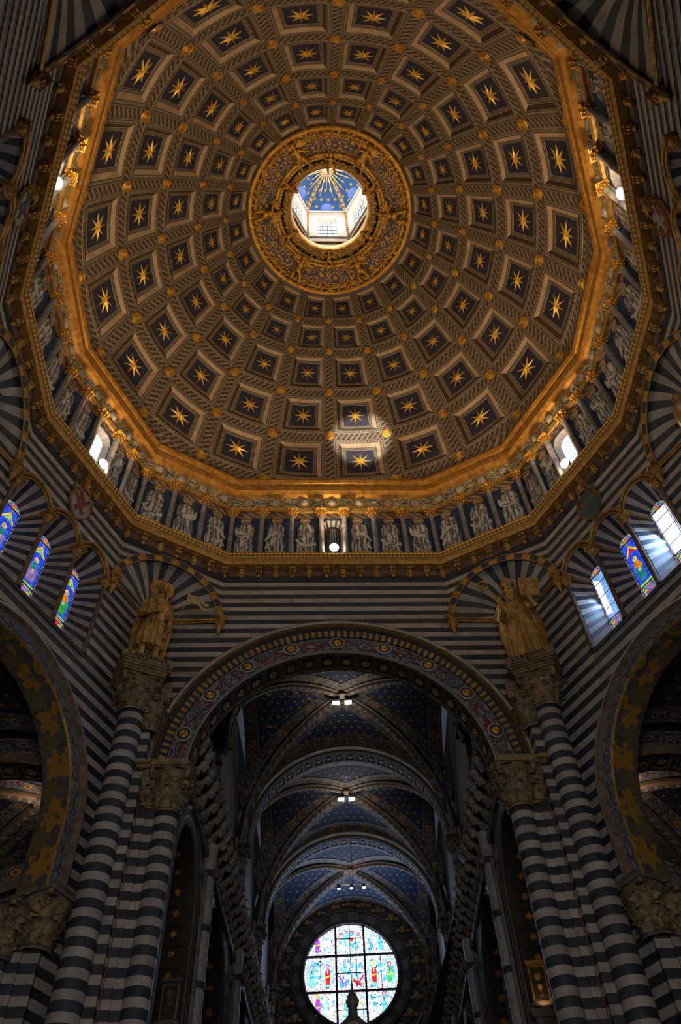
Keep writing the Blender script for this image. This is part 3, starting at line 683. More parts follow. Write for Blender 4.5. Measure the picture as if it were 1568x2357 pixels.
for i in range(NP):
    a,d,n,L=along(offset(POLY,.17),i); ab,db,nbk,Lb=along(offset(POLY,.335),i); nbay=BAYS[i]
    hasw=nbay in(5,7)
    ws=.86 if i==5 else 1.0
    # bay edges: the window bay in the middle keeps its own width
    half=(nbay-1)//2
    if hasw: side_w=(L-ws)/(nbay-1); edges=[side_w*q for q in range(half+1)]+[side_w*half+ws+side_w*q for q in range(half+1)]
    else: edges=[L*q/nbay for q in range(nbay+1)]
    for q,e in enumerate(edges):
        if q==len(edges)-1: continue     # next side starts with a column at the corner
        ee=max(.0,e); p=a+d*ee
        o=link('colonnette',COLN,gal,basis(p,d,n,22.1)); link('gilded_capital',GCAP,o,Matrix.Translation((0,0,2.2)))
    for q in range(len(edges)-1):
        e0,e1=edges[q],edges[q+1]; mid=(e0+e1)/2; wd=(e1-e0); pm=ab+db*(mid*Lb/L)
        if hasw and q==half:
            nm=('window_%d'%(10+i)); c=pm; M=basis(c,db,nbk,22.1)
            mb=MB(); hw,zt=.30,1.75
            def outline(r,ztop,n=10): return [(-r,.12)]+[(-r*cos(pi*t/n),ztop+r*sin(pi*t/n)) for t in range(n+1)]+[(r,.12)]
            def outline(r,zb,ztop,n=12): return [(-r,zb)]+[(-r*cos(pi*t/n),ztop+r*sin(pi*t/n)) for t in range(n+1)]+[(r,zb)]
            o1,o2=outline(.41,.20,1.83),outline(.30,.42,1.80)
            for t in range(len(o1)-1): mb.poly([(o1[t][0],.0,o1[t][1]),(o1[t+1][0],.0,o1[t+1][1]),(o2[t+1][0],.24,o2[t+1][1]),(o2[t][0],.24,o2[t][1])],0 if t%2 else 1)
            mb.poly([(-.41,0,.20),(.41,0,.20),(.30,.24,.42),(-.30,.24,.42)],0)
            pl=WHITE if i!=5 else TERRA
            win=mb.obj(nm,[WHITE,GREYM if i!=5 else DARK],None,FD@M,kind='structure',label='small round headed drum window with splayed stone jambs')
            if i!=5:
                g=MB(); g.poly([(x,.235,z) for x,z in o2],0,[(x,z) for x,z in o2]); g.obj('pane',G_QUARRY,win)
            else:
                g=MB(); g.poly([(x,.236,z) for x,z in o2],0); g.obj('dark_opening',SHADE,win)
                s=MB()
                for t in range(7): s.extrude([(-.25+.075*t,.15),(-.22+.075*t,.15),(-.12+.05*t*.9,1.9),(-.15+.05*t*.9,1.9)],.03,t%2,Matrix.Translation((0,.22,.3))@XZ@Matrix.Scale(.85,4))
                s.obj('striped_vault_beyond',[DARK,WHITE],win)
            pn=MB(); pn.box((-.48,-.02,1.2),(.06,.08,2.4)); pn.box((.48,-.02,1.2),(.06,.08,2.4)); pn.obj('window_frame',TERRA if i==5 else GREYM,win)
            lp=WD(*(c-nbk*.75+db*(.0)),22.42) if False else None
            floods.append((i,c))
        elif i not in(11,):
            seed=i*7+q; me=prophet(seed,wd-.16)
            o=link('painted_prophet',me,gal,basis(pm-nbk*.012,db,nbk,22.36)@Matrix.Scale(.93,4))
            if (i,q) in WORDS:
                kk=seed%3; mir=random.Random(seed); mir.uniform(0,1); mir=mir.choice((-1,1))
                pos={0:(.34*mir,.66),1:(0,.45),2:(.15*mir,1.06)}[kk]
                rot={0:-.9*mir,1:.08,2:.25*mir}[kk]
                letters(WORDS[(i,q)],.15 if len(WORDS[(i,q)])<6 else .10,INK,o,Matrix.Translation((pos[0],-.05,pos[1]))@XZ@Matrix.Rotation(rot,4,'Z'),'scroll_lettering')
# lower cornice with gilded corbels
lc=polyring([(1.2,22.10),(.45,22.10),(.06,22.06),(.0,22.02),(.0,21.90),(.10,21.84)],[GBEADS],us=7).obj('trim_3',GBEADS,M=FD,kind='structure',label='gilded beaded ledge carried on small gold heads under the gallery')
polyring([(.10,21.84),(.12,21.70),(.06,21.64),(.10,21.52),(.30,21.48)],[GOLDP]).obj('lower_moulding',GOLDP,lc)
polyring([(.30,21.48),(.36,21.46),(.36,21.20)],[BROWN]).obj('corbel_frieze',TERRA,lc)
polyring([(.36,21.20),(.36,20.94)],[DARK]).obj('dark_band',DARK,lc)
hm=MB(); hm.ell((0,-.05,-.10),(.09,.12,.14),8,6); hm.ell((0,-.16,-.10),(.03,.05,.04),6,4); hm.ell((0,-.02,.02),(.11,.13,.07),8,5); hm.ell((-.09,0,-.12),(.04,.08,.12),6,5); hm.ell((.09,0,-.12),(.04,.08,.12),6,5); hm.ell((0,-.02,-.24),(.07,.10,.09),7,5); hm.box((0,-.03,.10),(.22,.28,.06))
COR=hm.mesh('head_corbel',GOLDP,60)
hm=MB(); hm.box((0,-.03,.10),(.22,.28,.06))
for q in range(3): hm.ell(((q-1)*.07,-.08,-.04),(.045,.12,.14),6,5); hm.ell(((q-1)*.07,-.19,.05),(.045,.05,.05),6,5)
hm.ell((0,-.02,-.20),(.08,.08,.10),7,5)
COR2=hm.mesh('leaf_corbel',GOLDP,60)
for i in range(NP):
    if i==11: continue
    a,d,n,L=along(offset(POLY,.34),i); m=max(3,round(L/.60))
    for q in range(m):
        p=a+d*(L*q/m); link(('head_corbel','leaf_corbel')[(q+i)%2],(COR,COR2)[(q+i)%2],lc,basis(p,d,n,21.36))
# floodlights on the ledge
names={1:'floodlight glaring beside the drum window above the left edge, nearest the upper corner',3:'floodlight glaring under the lower left drum window',5:'floodlight glaring at the foot of the central dark opening',7:'floodlight glaring under the lower right drum window',9:'floodlight glaring beside the drum window above the right edge, nearest the upper corner'}
sh={1:(.0,.22),3:(.18,.15),5:(.0,.0),7:(-.10,.15),9:(.0,.22)}
for i,c in floods:
    if i==11: continue
    a,d,n,L=along(POLY,i); c=c-n*.22+d*sh[i][0]
    e=empty('floodlight',FD@basis(c,d,n,22.10),label=names[i],cat='floodlight',group='floodlights on the gallery ledge')
    b=MB(); b.box((0,.0,.05),(.16,.16,.10)); b.tube([(0,0,.08),(0,0,.22)],.03,6); b.obj('bracket',BLACK,e)
    b=MB(); b.lathe([(.0,-.02),(.12,.0),(.155,.06),(.16,.12)],16); b.obj('housing',BLACK,e,Matrix.Translation((0,.06,.27))@Matrix.Rotation(rad(96),4,'X'),smooth=40)
    b=MB(); b.ell((0,0,.13),(.165,.165,.12),16,8); b.obj('lens',BULB,e,Matrix.Translation((0,.06,.27))@Matrix.Rotation(rad(96),4,'X'),smooth=60)
    cw=WD((c-n*.34).x,(c-n*.34).y,22.62); lamp('flood_light','SPOT',cw,FLOOD_W,(1,.72,.42),.12,WD(-c.x*.35,-c.y*.35,33.5),168,.9)
# ================================================================ CROSSING WALLS
Q=offset(POLY,.36)
def isect(a,b,c,d):
    r=b-a; s_=d-c; t=((c-a).x*s_.y-(c-a).y*s_.x)/(r.x*s_.y-r.y*s_.x); return a+r*t
# POLY order: 0 -P6,1 -P5,2 -P4,3 -P3,4 -P2,5 -P1,6 P1,7 P2,8 P3,9 P4,10 P5,11 P6
V1R=isect(Q[5],Q[6],Q[7],Q[8]); V2R=isect(Q[7],Q[8],Q[9],Q[10]); V3R=isect(Q[9],Q[10],Q[11],Q[0])
mir=lambda p: Vector((-p.x,p.y))
class PF:
    def __init__(s,a,b):
        s.a=a; d=b-a; s.L=d.length; s.e=d/s.L; n=Vector((-s.e.y,s.e.x)); s.n=n if n.dot(a)>0 else -n
    def p(s,t,d,z): q=s.a+s.e*t+s.n*d; return Vector((q.x,q.y,z))
    def M(s,t,d,z):      # local frame: x along, y into the wall, z up
        q=s.a+s.e*t+s.n*d; x=s.e if s.e.x*s.n.y-s.e.y*s.n.x>0 else -s.e
        return Matrix(((x.x,s.n.x,0,q.x),(x.y,s.n.y,0,q.y),(0,0,1,z),(0,0,0,1)))
    def s_of(s,p): return (p-s.a).dot(s.e)
CH_=.195
def striped_wall(name,pf,z0,z1,lims,holes,label,slc=3,zfull=None):
    root=MB()
    for xa,xb,ya,yb,za,zb in slices(lims,holes,z0,z1,max(4,int((z1-z0)/.2))):
        root.poly([pf.p(xa,.10,za),pf.p(ya,.10,za),pf.p(yb,.10,zb),pf.p(xb,.10,zb)])
    w=root.obj(name,SHADE,M=FD,kind='structure',label=label)
    i0=int(math.ceil(z0/CH_)); i=i0; 
    while i*CH_<z1-.01:
        a,b=i*CH_,min(z1,(i+1)*CH_); mb=MB(); dk=i%2; off=.0 if not dk else .012
        for xa,xb,ya,yb,za,zb in slices(lims,holes,a,b,slc):
            mb.poly([pf.p(xa,off,za),pf.p(ya,off,za),pf.p(yb,off,zb),pf.p(xb,off,zb)],0,[(xa,0),(ya,0),(yb,1),(xb,1)])
        # ledges so that each course has its own thickness
        l=lims(b)
        if mb.f:
            mb.poly([pf.p(l[0],off,a),pf.p(l[1],off,a),pf.p(l[1],off+.02,a),pf.p(l[0],off+.02,a)]) if not any(h.at(a) for h in holes) else None
            mb.obj('stone_course',DARK if dk else WHITE,w)
        i+=1
    return w
def archpath(c,zc,r,zs,n=40):
    pts=[(c-r,zs)] if zs<zc-1e-4 else []
    pts+=[(c-r*cos(pi*q/n),zc+r*sin(pi*q/n)) for q in range(n+1)]
    if zs<zc-1e-4: pts.append((c+r,zs))
    return pts
def archsweep(mb,pf,c,zc,zs,prof,mats,n=48,us=1.0,mf=None):
    # prof: (radius, depth); mats: material index per profile segment
    for j in range(len(prof)-1):
        (r0,d0),(r1,d1)=prof[j],prof[j+1]; A=archpath(c,zc,r0,zs,n); B=archpath(c,zc,r1,zs,n); L=0
        for q in range(len(A)-1):
            dl=math.hypot(A[q+1][0]-A[q][0],A[q+1][1]-A[q][1])
            m=mf(j,q) if mf and mf(j,q) is not None else mats[j]
            mb.poly([pf.p(A[q][0],d0,A[q][1]),pf.p(A[q+1][0],d0,A[q+1][1]),pf.p(B[q+1][0],d1,B[q+1][1]),pf.p(B[q][0],d1,B[q][1])],m,[(L*us,0),((L+dl)*us,0),((L+dl)*us,1),(L*us,1)])
            L+=dl
# ---------------------------------------------------------------- front wall with the nave arch
fpf=PF(mir(V1R),V1R); FC=fpf.L/2; AZ,AR,ARO,AS=13.68,4.18,5.25,13.25
zi=19.05                                                     # impost of the corner niches
def flims(z):
    return (0,fpf.L) if z<zi+.15 else (FC-Q[6].x,FC+Q[6].x)
wf=striped_wall('wall_front',fpf,6.0,21.0,flims,[ArchHole(FC,AZ,ARO-.15)],'black and white striped wall above the tall nave arch')
mb=MB(); archsweep(mb,fpf,FC,AZ,AS,[(ARO,.0),(ARO-.02,-.14),(ARO-.08,-.17),(ARO-.14,-.14),(ARO-.17,-.04),(ARO-.23,-.02),(ARO-.27,-.06),(ARO-.32,.0)],[0,0,1,0,2,0,2],n=64)
arch=mb.obj('trim_4',[GOLDP,GREYM,SHADE],M=FD,kind='structure',smooth=35,label='great round nave arch with dentils, painted frieze and coffered soffit')
mb=MB(); n=96; archsweep(mb,fpf,FC,AZ,AS,[(ARO-.32,.0),(ARO-.33,.12),(ARO-.52,.12)],[2,2],n=n)
mb.obj('dentil_bed',[SHADE,SHADE,SHADE],arch)
for q in range(150):                                              # dentils, gold and dark alternate
    a0,a1=pi*(q+.02)/150,pi*(q+.98)/150; dm=MB()
    for (r0,d0,r1,d1) in((ARO-.33,.0,ARO-.33,.12),(ARO-.33,.0,ARO-.51,.06),(ARO-.51,.06,ARO-.51,.14)):
        P=lambda r,a,d: fpf.p(FC-r*cos(a),d,AZ+r*sin(a))
        dm.poly([P(r0,a0,d0),P(r0,a1,d0),P(r1,a1,d1),P(r1,a0,d1)])
    dm.obj('dentil',GOLDP if q%2 else DARK,arch)
mb=MB(); archsweep(mb,fpf,FC,AZ,AS,[(ARO-.52,.12),(AR+.06,.20)],[0],n=64,us=.8); mb.obj('painted_frieze',FRIEZE,arch)
mb=MB(); archsweep(mb,fpf,FC,AZ,AS,[(AR+.06,.20),(AR,.17),(AR,.24)],[0,0],n=64); mb.obj('frieze_fillet',GREYM,arch,smooth=40)
SD0,SD1=.24,1.0
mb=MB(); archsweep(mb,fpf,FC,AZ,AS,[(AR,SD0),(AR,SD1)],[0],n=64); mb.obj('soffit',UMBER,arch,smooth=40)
fl=MB()
for q in range(8):
    a=2*pi*q/8; fl.ell((.12*cos(a),.12*sin(a),.02),(.075,.05,.035),7,4,M=Matrix.Rotation(a,3,'Z'))
fl.ell((0,0,.035),(.06,.06,.045),8,5); ROSETTE=fl.mesh('rosette',GOLDP,60)
def soffit_coffers(pf,c,zc,r,d0,d1,na,parent,rmat=None,fieldm=None,frame=None,a0=0.0,a1=pi,legs=0,rs=1.0):
    for q in range(-legs,na+legs):
        for half in(0,):
            aa=a0+(a1-a0)*(q+.5)/na; da=(a1-a0)/na; w=(d1-d0); D=(d0+d1)/2
            def P(x,y,h):
                rr=r-h; a=aa+da*x
                if a<0: return pf.p(c-rr,D+w*y,zc+a*r)
                if a>pi: return pf.p(c+rr,D+w*y,zc-(a-pi)*r)
                return pf.p(c-rr*cos(a),D+w*y,zc+rr*sin(a))
            mb=MB()
            lv=[(.49,.035),(.40,.035),(.38,.0),(.33,.012),(.30,.0)]
            for l in range(len(lv)-1):
                b0,h0=lv[l]; b1,h1=lv[l+1]
                for sx in range(4):
                    def G(s,t,sx=sx):
                        b=b0+(b1-b0)*t; h=h0+(h1-h0)*t; x=-b+2*b*s
                        return P(*((x,-b) if sx==0 else (b,x) if sx==1 else (-x,b) if sx==2 else (-b,-x)),h)
                    mb.grid(G,2,1,(0,0,1,1)[l])
            mb.poly([P(-.30,-.30,.002),P(.30,-.30,.002),P(.30,.30,.002),P(-.30,.30,.002)],2)
            o=mb.obj('soffit_coffer',[frame or BROWN,LINE if frame is None else frame,fieldm or BLUEP],parent)
            cpt=P(0,0,.01); N=(P(0,0,.2)-P(0,0,0)).normalized()
            sc=min(w*.9,da*r)*1.25*rs
            link('rosette',rmat or ROSETTE,o,Matrix.Translation(cpt)@N.to_track_quat('Z','Y').to_matrix().to_4x4()@Matrix.Scale(sc,4))
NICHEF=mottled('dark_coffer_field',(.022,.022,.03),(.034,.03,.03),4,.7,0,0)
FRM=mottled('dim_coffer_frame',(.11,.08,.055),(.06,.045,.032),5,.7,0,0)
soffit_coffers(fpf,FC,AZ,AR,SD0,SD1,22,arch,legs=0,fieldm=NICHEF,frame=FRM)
bo=MB(); bo.lathe([(.0,.06),(.05,.06),(.07,.03),(.10,.05),(.14,.03),(.16,.0)],18,m=0); bo.lathe([(.16,.012),(.19,.02),(.23,.0)],18,m=1); bo.lathe([(.23,.01),(.25,.018),(.28,.0)],18,m=2); BOSSR=bo.mesh('frieze_roundel',[GOLD,DARK,GREYM],50)
for q in range(-4,5):
    a=pi/2+q*pi/9.6; r=AR+.34; P=fpf.p(FC-r*cos(a),.13,AZ+r*sin(a))
    link('frieze_roundel',BOSSR,arch,Matrix.Translation(P)@Vector((-fpf.n.x,-fpf.n.y,0)).to_track_quat('Z','Y').to_matrix().to_4x4()@Matrix.Scale(.85,4))
# ---------------------------------------------------------------- side walls
def lancet(pf,sc,n,label,style,zs=15.85,zsp=18.78,hw=.60):
    # splayed niche, striped, with coloured glass at the back
    gd,ghw=.62,.30; gz0,gzs=zs+.70,zsp-.20
    mb=MB(); k=0; z=zs
    i=int(math.ceil(zs/CH_))
    zl=[zs]+[j*CH_ for j in range(i,int(zsp/CH_)+1) if j*CH_>zs+.02 and j*CH_<zsp-.02]+[zsp]
    for j in range(len(zl)-1):
        z0,z1=zl[j],zl[j+1]; m=int(round(z0/CH_+.3))%2; t0=(z0-zs)/(zsp-zs); t1=(z1-zs)/(zsp-zs)
        for sg in(-1,1):
            g0,g1=gz0+(gzs-gz0)*t0,gz0+(gzs-gz0)*t1
            mb.poly([pf.p(sc+sg*hw,.0,z0),pf.p(sc+sg*hw,.0,z1),pf.p(sc+sg*ghw,gd,g1),pf.p(sc+sg*ghw,gd,g0)],m,[(0,0),(0,1),(.6,1),(.6,0)])
    na=9
    for q in range(na):
        a0,a1=pi*q/na,pi*(q+1)/na
        for h in range(2):
            b0,b1=a0+(a1-a0)*h/2,a0+(a1-a0)*(h+1)/2
            mb.poly([pf.p(sc-hw*cos(b0),0,zsp+hw*sin(b0)),pf.p(sc-hw*cos(b1),0,zsp+hw*sin(b1)),pf.p(sc-ghw*cos(b1),gd,gzs+ghw*sin(b1)),pf.p(sc-ghw*cos(b0),gd,gzs+ghw*sin(b0))],q%2)
    mb.poly([pf.p(sc-hw,0,zs),pf.p(sc+hw,0,zs),pf.p(sc+ghw,gd,gz0),pf.p(sc-ghw,gd,gz0)],1)
    win=mb.obj('window_%d'%n,[WHITE,DARK],M=FD,kind='structure',label=label)
    # archivolt, two rolls
    am=MB()
    for r,d,rr in((hw+.10,-.05,.055),(hw+.0,-.02,.04),(hw+.05,.0,.03)):
        pts=[pf.p(sc-r*cos(pi*q/18),d,zsp+r*sin(pi*q/18)) for q in range(19)]; am.tube(pts,rr,6,0 if rr!=.03 else 1)
    am.obj('archivolt',[GOLDP,DARK],win,smooth=60)
    for sg in(-1,1):
        im=MB(); im.box(pf.p(sc+sg*(hw-.02),-.02,zsp-.04),(.02,.02,.02),0)
        for a in((0,.05),(.05,.03)):
            im.poly([pf.p(sc+sg*(hw+.0),-.03,zsp-.10+a[0]),pf.p(sc+sg*(hw+.0),-.03,zsp-.04+a[0]),pf.p(sc+sg*ghw,gd-.02,gzs-.04+a[0]),pf.p(sc+sg*ghw,gd-.02,gzs-.10+a[0])],0)
        im.obj('impost_string',GOLDP,win)
    # glass
    def gp(x,z,d=0): return pf.p(sc+x,gd+d,z)
    def gl(poly,name,mat,d,parent): 
        m=MB(); m.poly([gp(x,z,d) for x,z in poly],0,[(x*1.0,z*1.0) for x,z in poly]); return m.obj(name,mat,parent)
    top=[(-ghw*cos(pi*q/12),gzs+ghw*sin(pi*q/12)) for q in range(13)]
    full=[(-ghw,gz0)]+top+[(ghw,gz0)]
    b=.055; zb=gz0+.34; zt=gzs+.02
    g=gl(full,'border_glass',G_BORDER,.0,win)
    gl(ellpoly(0,gzs+.10,.16,.155,18),'medallion',G_MEDAL,-.012,g); gl(ellpoly(0,gzs+.10,.075,.07,12),'medallion_centre',G_ORANGE,-.02,g)
    gl([(-ghw+b,gz0+.06),(ghw-b,gz0+.06),(ghw-b,zb-.05),(-ghw+b,zb-.05)],'lower_panel',G_MEDAL,-.012,g)
    gl(ellpoly(0,gz0+.18,.11,.085,14),'lower_medallion',G_PURPLE if style!=1 else G_REDG,-.02,g)
    if style in(0,1,2):
        gl([(-ghw+b,zb),(ghw-b,zb),(ghw-b,zt),(-ghw+b,zt)],'blue_field',G_BLUE,-.012,g)
        h=zt-zb
        gl([(-.20,zb+h*.70),(-.24,zb+h*.72),(0,zb+h*.93),(.24,zb+h*.72),(.20,zb+h*.70),(0,zb+h*.87)],'gable',G_YEL,-.02,g)
        gl([(-.17,zb+h*.70),(0,zb+h*.86),(.17,zb+h*.70),(0,zb+h*.76)],'gable_tracery',G_LIME if style!=2 else G_REDG,-.022,g)
        rob,man=((G_PURPLE,G_TEAL),(G_GREEN,G_ORANGE),(G_TEAL,G_ORANGE))[style]
        gl(ellpoly(0,zb+h*.575,.085,.105,16),'halo',G_YEL,-.022,g); gl(ellpoly(0,zb+h*.57,.052,.075,12),'face',G_SKIN,-.026,g)
        gl([(-.13,zb+h*.10),(.13,zb+h*.10),(.17,zb+h*.36),(.10,zb+h*.52),(-.10,zb+h*.52),(-.17,zb+h*.34)],'robe',rob,-.022,g)
        gl([(-.15,zb+h*.42),(-.06,zb+h*.53),(.06,zb+h*.53),(.15,zb+h*.40),(.05,zb+h*.33),(-.05,zb+h*.40)],'mantle',man,-.026,g)
        gl([(-.05,zb+h*.36),(.05,zb+h*.38),(.06,zb+h*.30),(-.03,zb+h*.28)],'book',G_SKIN,-.028,g)
        gl([(-ghw+b,zb),(ghw-b,zb),(ghw-b,zb+h*.045),(-ghw+b,zb+h*.045)],'pedestal',G_LIME,-.022,g)
    else:
        gl([(-ghw+b*.6,zb),(ghw-b*.6,zb),(ghw-b*.6,zt),(-ghw+b*.6,zt)],'open_casement',G_SKY if style==3 else G_BSKY,-.012,g)
        if style==4:
            gl([(-ghw+b,zb+.2),(-.02,zb+.1),(-.02,zt-.3),(-ghw+b,zt-.05)],'open_leaf',G_SKY,-.03,g)
        for q in range(3): 
            z=zb+(zt-zb)*(q+.7)/3.4; gl([(-ghw,z),(ghw,z),(ghw,z+.03),(-ghw,z+.03)],'casement_bar',SHB,-.04,g)
    lb=MB()
    for z in(zb-.025,zt): lb.box(gp(0,z,-.03),(.02,.02,.02)); lb.tube([gp(-ghw,z,-.03),gp(ghw,z,-.03)],.014,5)
    for sg in(-1,1): lb.tube([gp(sg*(ghw-b),gz0,-.03),gp(sg*(ghw-b),gzs,-.03)],.010,5)
    lb.obj('lead_bar',BLACK,g)
    return win
def colonnette(pf,s,parent,zs=15.85,zsp=18.78,mat=None):
    mb=MB(); c=pf.p(s,-.02,0)
    mb.lathe([(.10,zs),(.10,zs+.08),(.07,zs+.12),(.065,zsp-.38),(.085,zsp-.36)],10,(c.x,c.y,0)); o=mb.obj('colonnette',mat or TERRA,parent,smooth=50)
    k=MB(); k.lathe([(.07,zsp-.36),(.09,zsp-.30),(.11,zsp-.18),(.15,zsp-.10)],10,(c.x,c.y,0))
    for q in range(6): a=2*pi*q/6; k.ell((c.x+.11*cos(a),c.y+.11*sin(a),zsp-.2),(.045,.045,.09),6,5)
    ang=math.atan2(pf.e.y,pf.e.x); rot=Matrix.Rotation(ang,3,'Z')
    k.box((c.x,c.y,zsp-.07),(.32,.32,.05),0,rot); k.box((c.x,c.y,zsp-.02),(.38,.38,.05),0,rot); k.obj('capital',GOLDP,o,smooth=50)
def side_wall(sg,name,va,vb,Pa,Pb,arched,wn,label,styles,wlabels,z0):
    A=va if sg>0 else mir(va); B=vb if sg>0 else mir(vb); pf=PF(A,B)
    sa=pf.s_of(Pa if sg>0 else mir(Pa)); sb=pf.s_of(Pb if sg>0 else mir(Pb))
    lims=lambda z: (0,pf.L) if z<zi+.15 else (sa,sb)
    mid=(sa+sb)/2; cs=[mid+(q-1)*1.36 for q in range(3)]
    holes=[ArchHole(c,18.78,.60,15.85) for c in cs]
    AC=pf.L/2+.05; AZs,ARs=11.55,3.62
    if arched: holes.append(ArchHole(AC,AZs,ARs-.1))
    w=striped_wall(name,pf,z0,21.0,lims,holes,label,2)
    for q,c in enumerate(cs):
        if styles[q] is None: continue
        win=lancet(pf,c,wn+q,wlabels[q],styles[q])
        if styles[q] in(3,4):
            lp=pf.p(c,.50,17.6); tp=pf.p(c-1.2,-3.0,15.5); lamp('open_casement_daylight','AREA',WD(lp.x,lp.y,lp.z),(26 if styles[q]==4 else 60),(.35,.58,1.0),.5,WD(tp.x,tp.y,tp.z))
        if q==0: colonnette(pf,c-.68,win)
        colonnette(pf,c+.68,win)
        sm=MB(); sm.poly([pf.p(c-.68,-.08,15.85),pf.p(c+.68,-.08,15.85),pf.p(c+.68,.05,15.87),pf.p(c-.68,.05,15.87)]); sm.poly([pf.p(c-.68,-.08,15.72),pf.p(c+.68,-.08,15.72),pf.p(c+.68,-.08,15.85),pf.p(c-.68,-.08,15.85)]); sm.obj('sill',DARK,win)
    return pf,AC,AZs,ARs
lb_l=['left transept lancet with a green robed saint on blue glass','left transept lancet with a violet robed saint on blue glass','left transept lancet at the picture edge, only its medallion top showing']
lb_r=['right transept lancet with an opened pale blue casement','right transept lancet with a saint in teal and orange glass','right transept lancet glaring white at the picture edge']
up=['upper lancet niche nearest the shield','middle upper lancet niche','far upper lancet niche']
SW={}
for sg,side,nn in((1,'right',20),(-1,'left',30)):
    SW[sg]=side_wall(sg,'wall_'+side,V1R,V2R,Q[7],Q[8],True,nn,'striped %s crossing wall with three lancets over a transept arch'%side,(4,2,3) if sg>0 else (1,0,0),lb_r if sg>0 else lb_l,6.0)
    side_wall(sg,'wall_rear_'+side,V2R,V3R,Q[9],Q[10],False,nn+4,'striped rear %s crossing wall high above the viewer'%side,(1,2,0),['%s rear wall, %s'%(side,x) for x in up],14.0)
# ---------------------------------------------------------------- corner niches (squinches)
def squinch(V,Pa,Pb,name,label,sg):
    if sg<0: V,Pa,Pb=mir(V),mir(Pa),mir(Pb)
    pf=PF(Pa,Pb); h=pf.L/2; nW=19; ap=Vector((V.x,V.y,zi-.05)); R=h-.02
    base=MB()
    def bul(A,f,ex=0.0):
        m=A.lerp(ap,f); n=Vector((V.x-m.x,V.y-m.y,1.2)).normalized(); return m+n*(.26*math.sin(pi*f)+ex)
    base.grid(lambda a,f: bul(pf.p(h-R*cos(pi*a),.0,zi+R*sin(pi*a)),f,.10),24,5)
    w=base.obj(name,SHADE,M=FD,kind='structure',label=label)
    for q in range(nW):
        mb=MB()
        for t in range(2):
            a0=pi*(q+t/2)/nW; a1=pi*(q+(t+1)/2)/nW
            A0,A1=pf.p(h-R*cos(a0),.0,zi+R*sin(a0)),pf.p(h-R*cos(a1),.0,zi+R*sin(a1))
            F_=[0,.12,.35,.65,1.0]
            for u in range(4):
                if u<3: mb.poly([bul(A0,F_[u]),bul(A1,F_[u]),bul(A1,F_[u+1]),bul(A0,F_[u+1])],0,[(0,0),(1,0),(1,1),(0,1)])
                else: mb.poly([bul(A0,F_[u]),bul(A1,F_[u]),ap])
        mb.obj('niche_voussoir',DARK if q%2==0 else WHITE,w,smooth=25)
    # wall above the niche arch, striped
    i=int(zi/CH_)+1
    hole=ArchHole(h,zi,R)
    while i*CH_<21.0-.01:
        mb=MB(); a,b=i*CH_,min(21.0,(i+1)*CH_)
        for xa,xb,ya,yb,za,zb in slices(lambda z:(0,pf.L),[hole],a,b,3):
            mb.poly([pf.p(xa,0,za),pf.p(ya,0,za),pf.p(yb,0,zb),pf.p(xb,0,zb)],0,[(xa,0),(ya,0),(yb,1),(xb,1)])
        mb.obj('stone_course',DARK if i%2 else WHITE,w); i+=1
    # arch roll with gold and dark dashes
    am=MB(); pts=lambda r,d,n=38:[pf.p(h-r*cos(pi*q/n),d,zi+r*sin(pi*q/n)) for q in range(n+1)]
    am.tube(pts(R+.11,-.10),.022,6,0); am.tube(pts(R-.09,-.04),.022,6,0); P1=pts(R+.09,-.095); P2=pts(R-.07,-.05)
    for q in range(38): am.poly([P1[q],P1[q+1],P2[q+1],P2[q]],0 if (q//2)%2 else 1)
    am.obj('niche_archivolt',[GOLDP,DARK],w,smooth=60)
    for k,(pt) in enumerate((Pa,Pb)):
        d=(Vector((0,0))-pt).normalized()*.12; c=pt+d; b=MB()
        ang=math.atan2(pf.e.y,pf.e.x); rot=Matrix.Rotation(ang,3,'Z')
        b.box((c.x,c.y,zi+.03),(.36,.36,.07),0,rot); b.box((c.x,c.y,zi-.05),(.31,.31,.08),0,rot)
        b.lathe([(.15,zi-.09),(.13,zi-.14),(.10,zi-.36),(.12,zi-.38),(.10,zi-.42),(.0,zi-.76)],10,(c.x,c.y,0))
        for q in range(8): a=2*pi*q/8; b.ell((c.x+.115*cos(a),c.y+.115*sin(a),zi-.22),(.04,.04,.11),6,5); b.ell((c.x+.14*cos(a),c.y+.14*sin(a),zi-.13),(.035,.035,.04),6,4)
        b.obj('pendant_corbel',GOLDP,w,smooth=45)
        im=MB(); e0=Vector((c.x,c.y,zi-.02)); e1=Vector((V.x,V.y,zi-.02)); e1=e0.lerp(e1,.96)
        im.tube([e0,e1],.04,6); im.tube([e0+Vector((0,0,-.10)),e1+Vector((0,0,-.10))],.03,6); im.obj('impost_bar',GOLDP,w)
    return w
for sg,side in((1,'right'),(-1,'left')):
    squinch(V1R,Q[6],Q[7],'wall_niche_'+side,'striped shell niche behind the gilded statue on the %s'%side,sg)
    squinch(V2R,Q[8],Q[9],'wall_niche_mid_'+side,'striped shell niche cut by the %s picture edge'%side,sg)
    squinch(V3R,Q[10],Q[11],'wall_niche_rear_'+side,'striped shell niche in the upper %s corner'%side,sg)
bpf=PF(V3R,mir(V3R))
striped_wall('wall_rear',bpf,14.0,21.0,lambda z:(0,bpf.L) if z<zi+.15 else (bpf.s_of(Q[11]),bpf.s_of(Q[0])),[],'striped rear wall high behind the viewer',1)
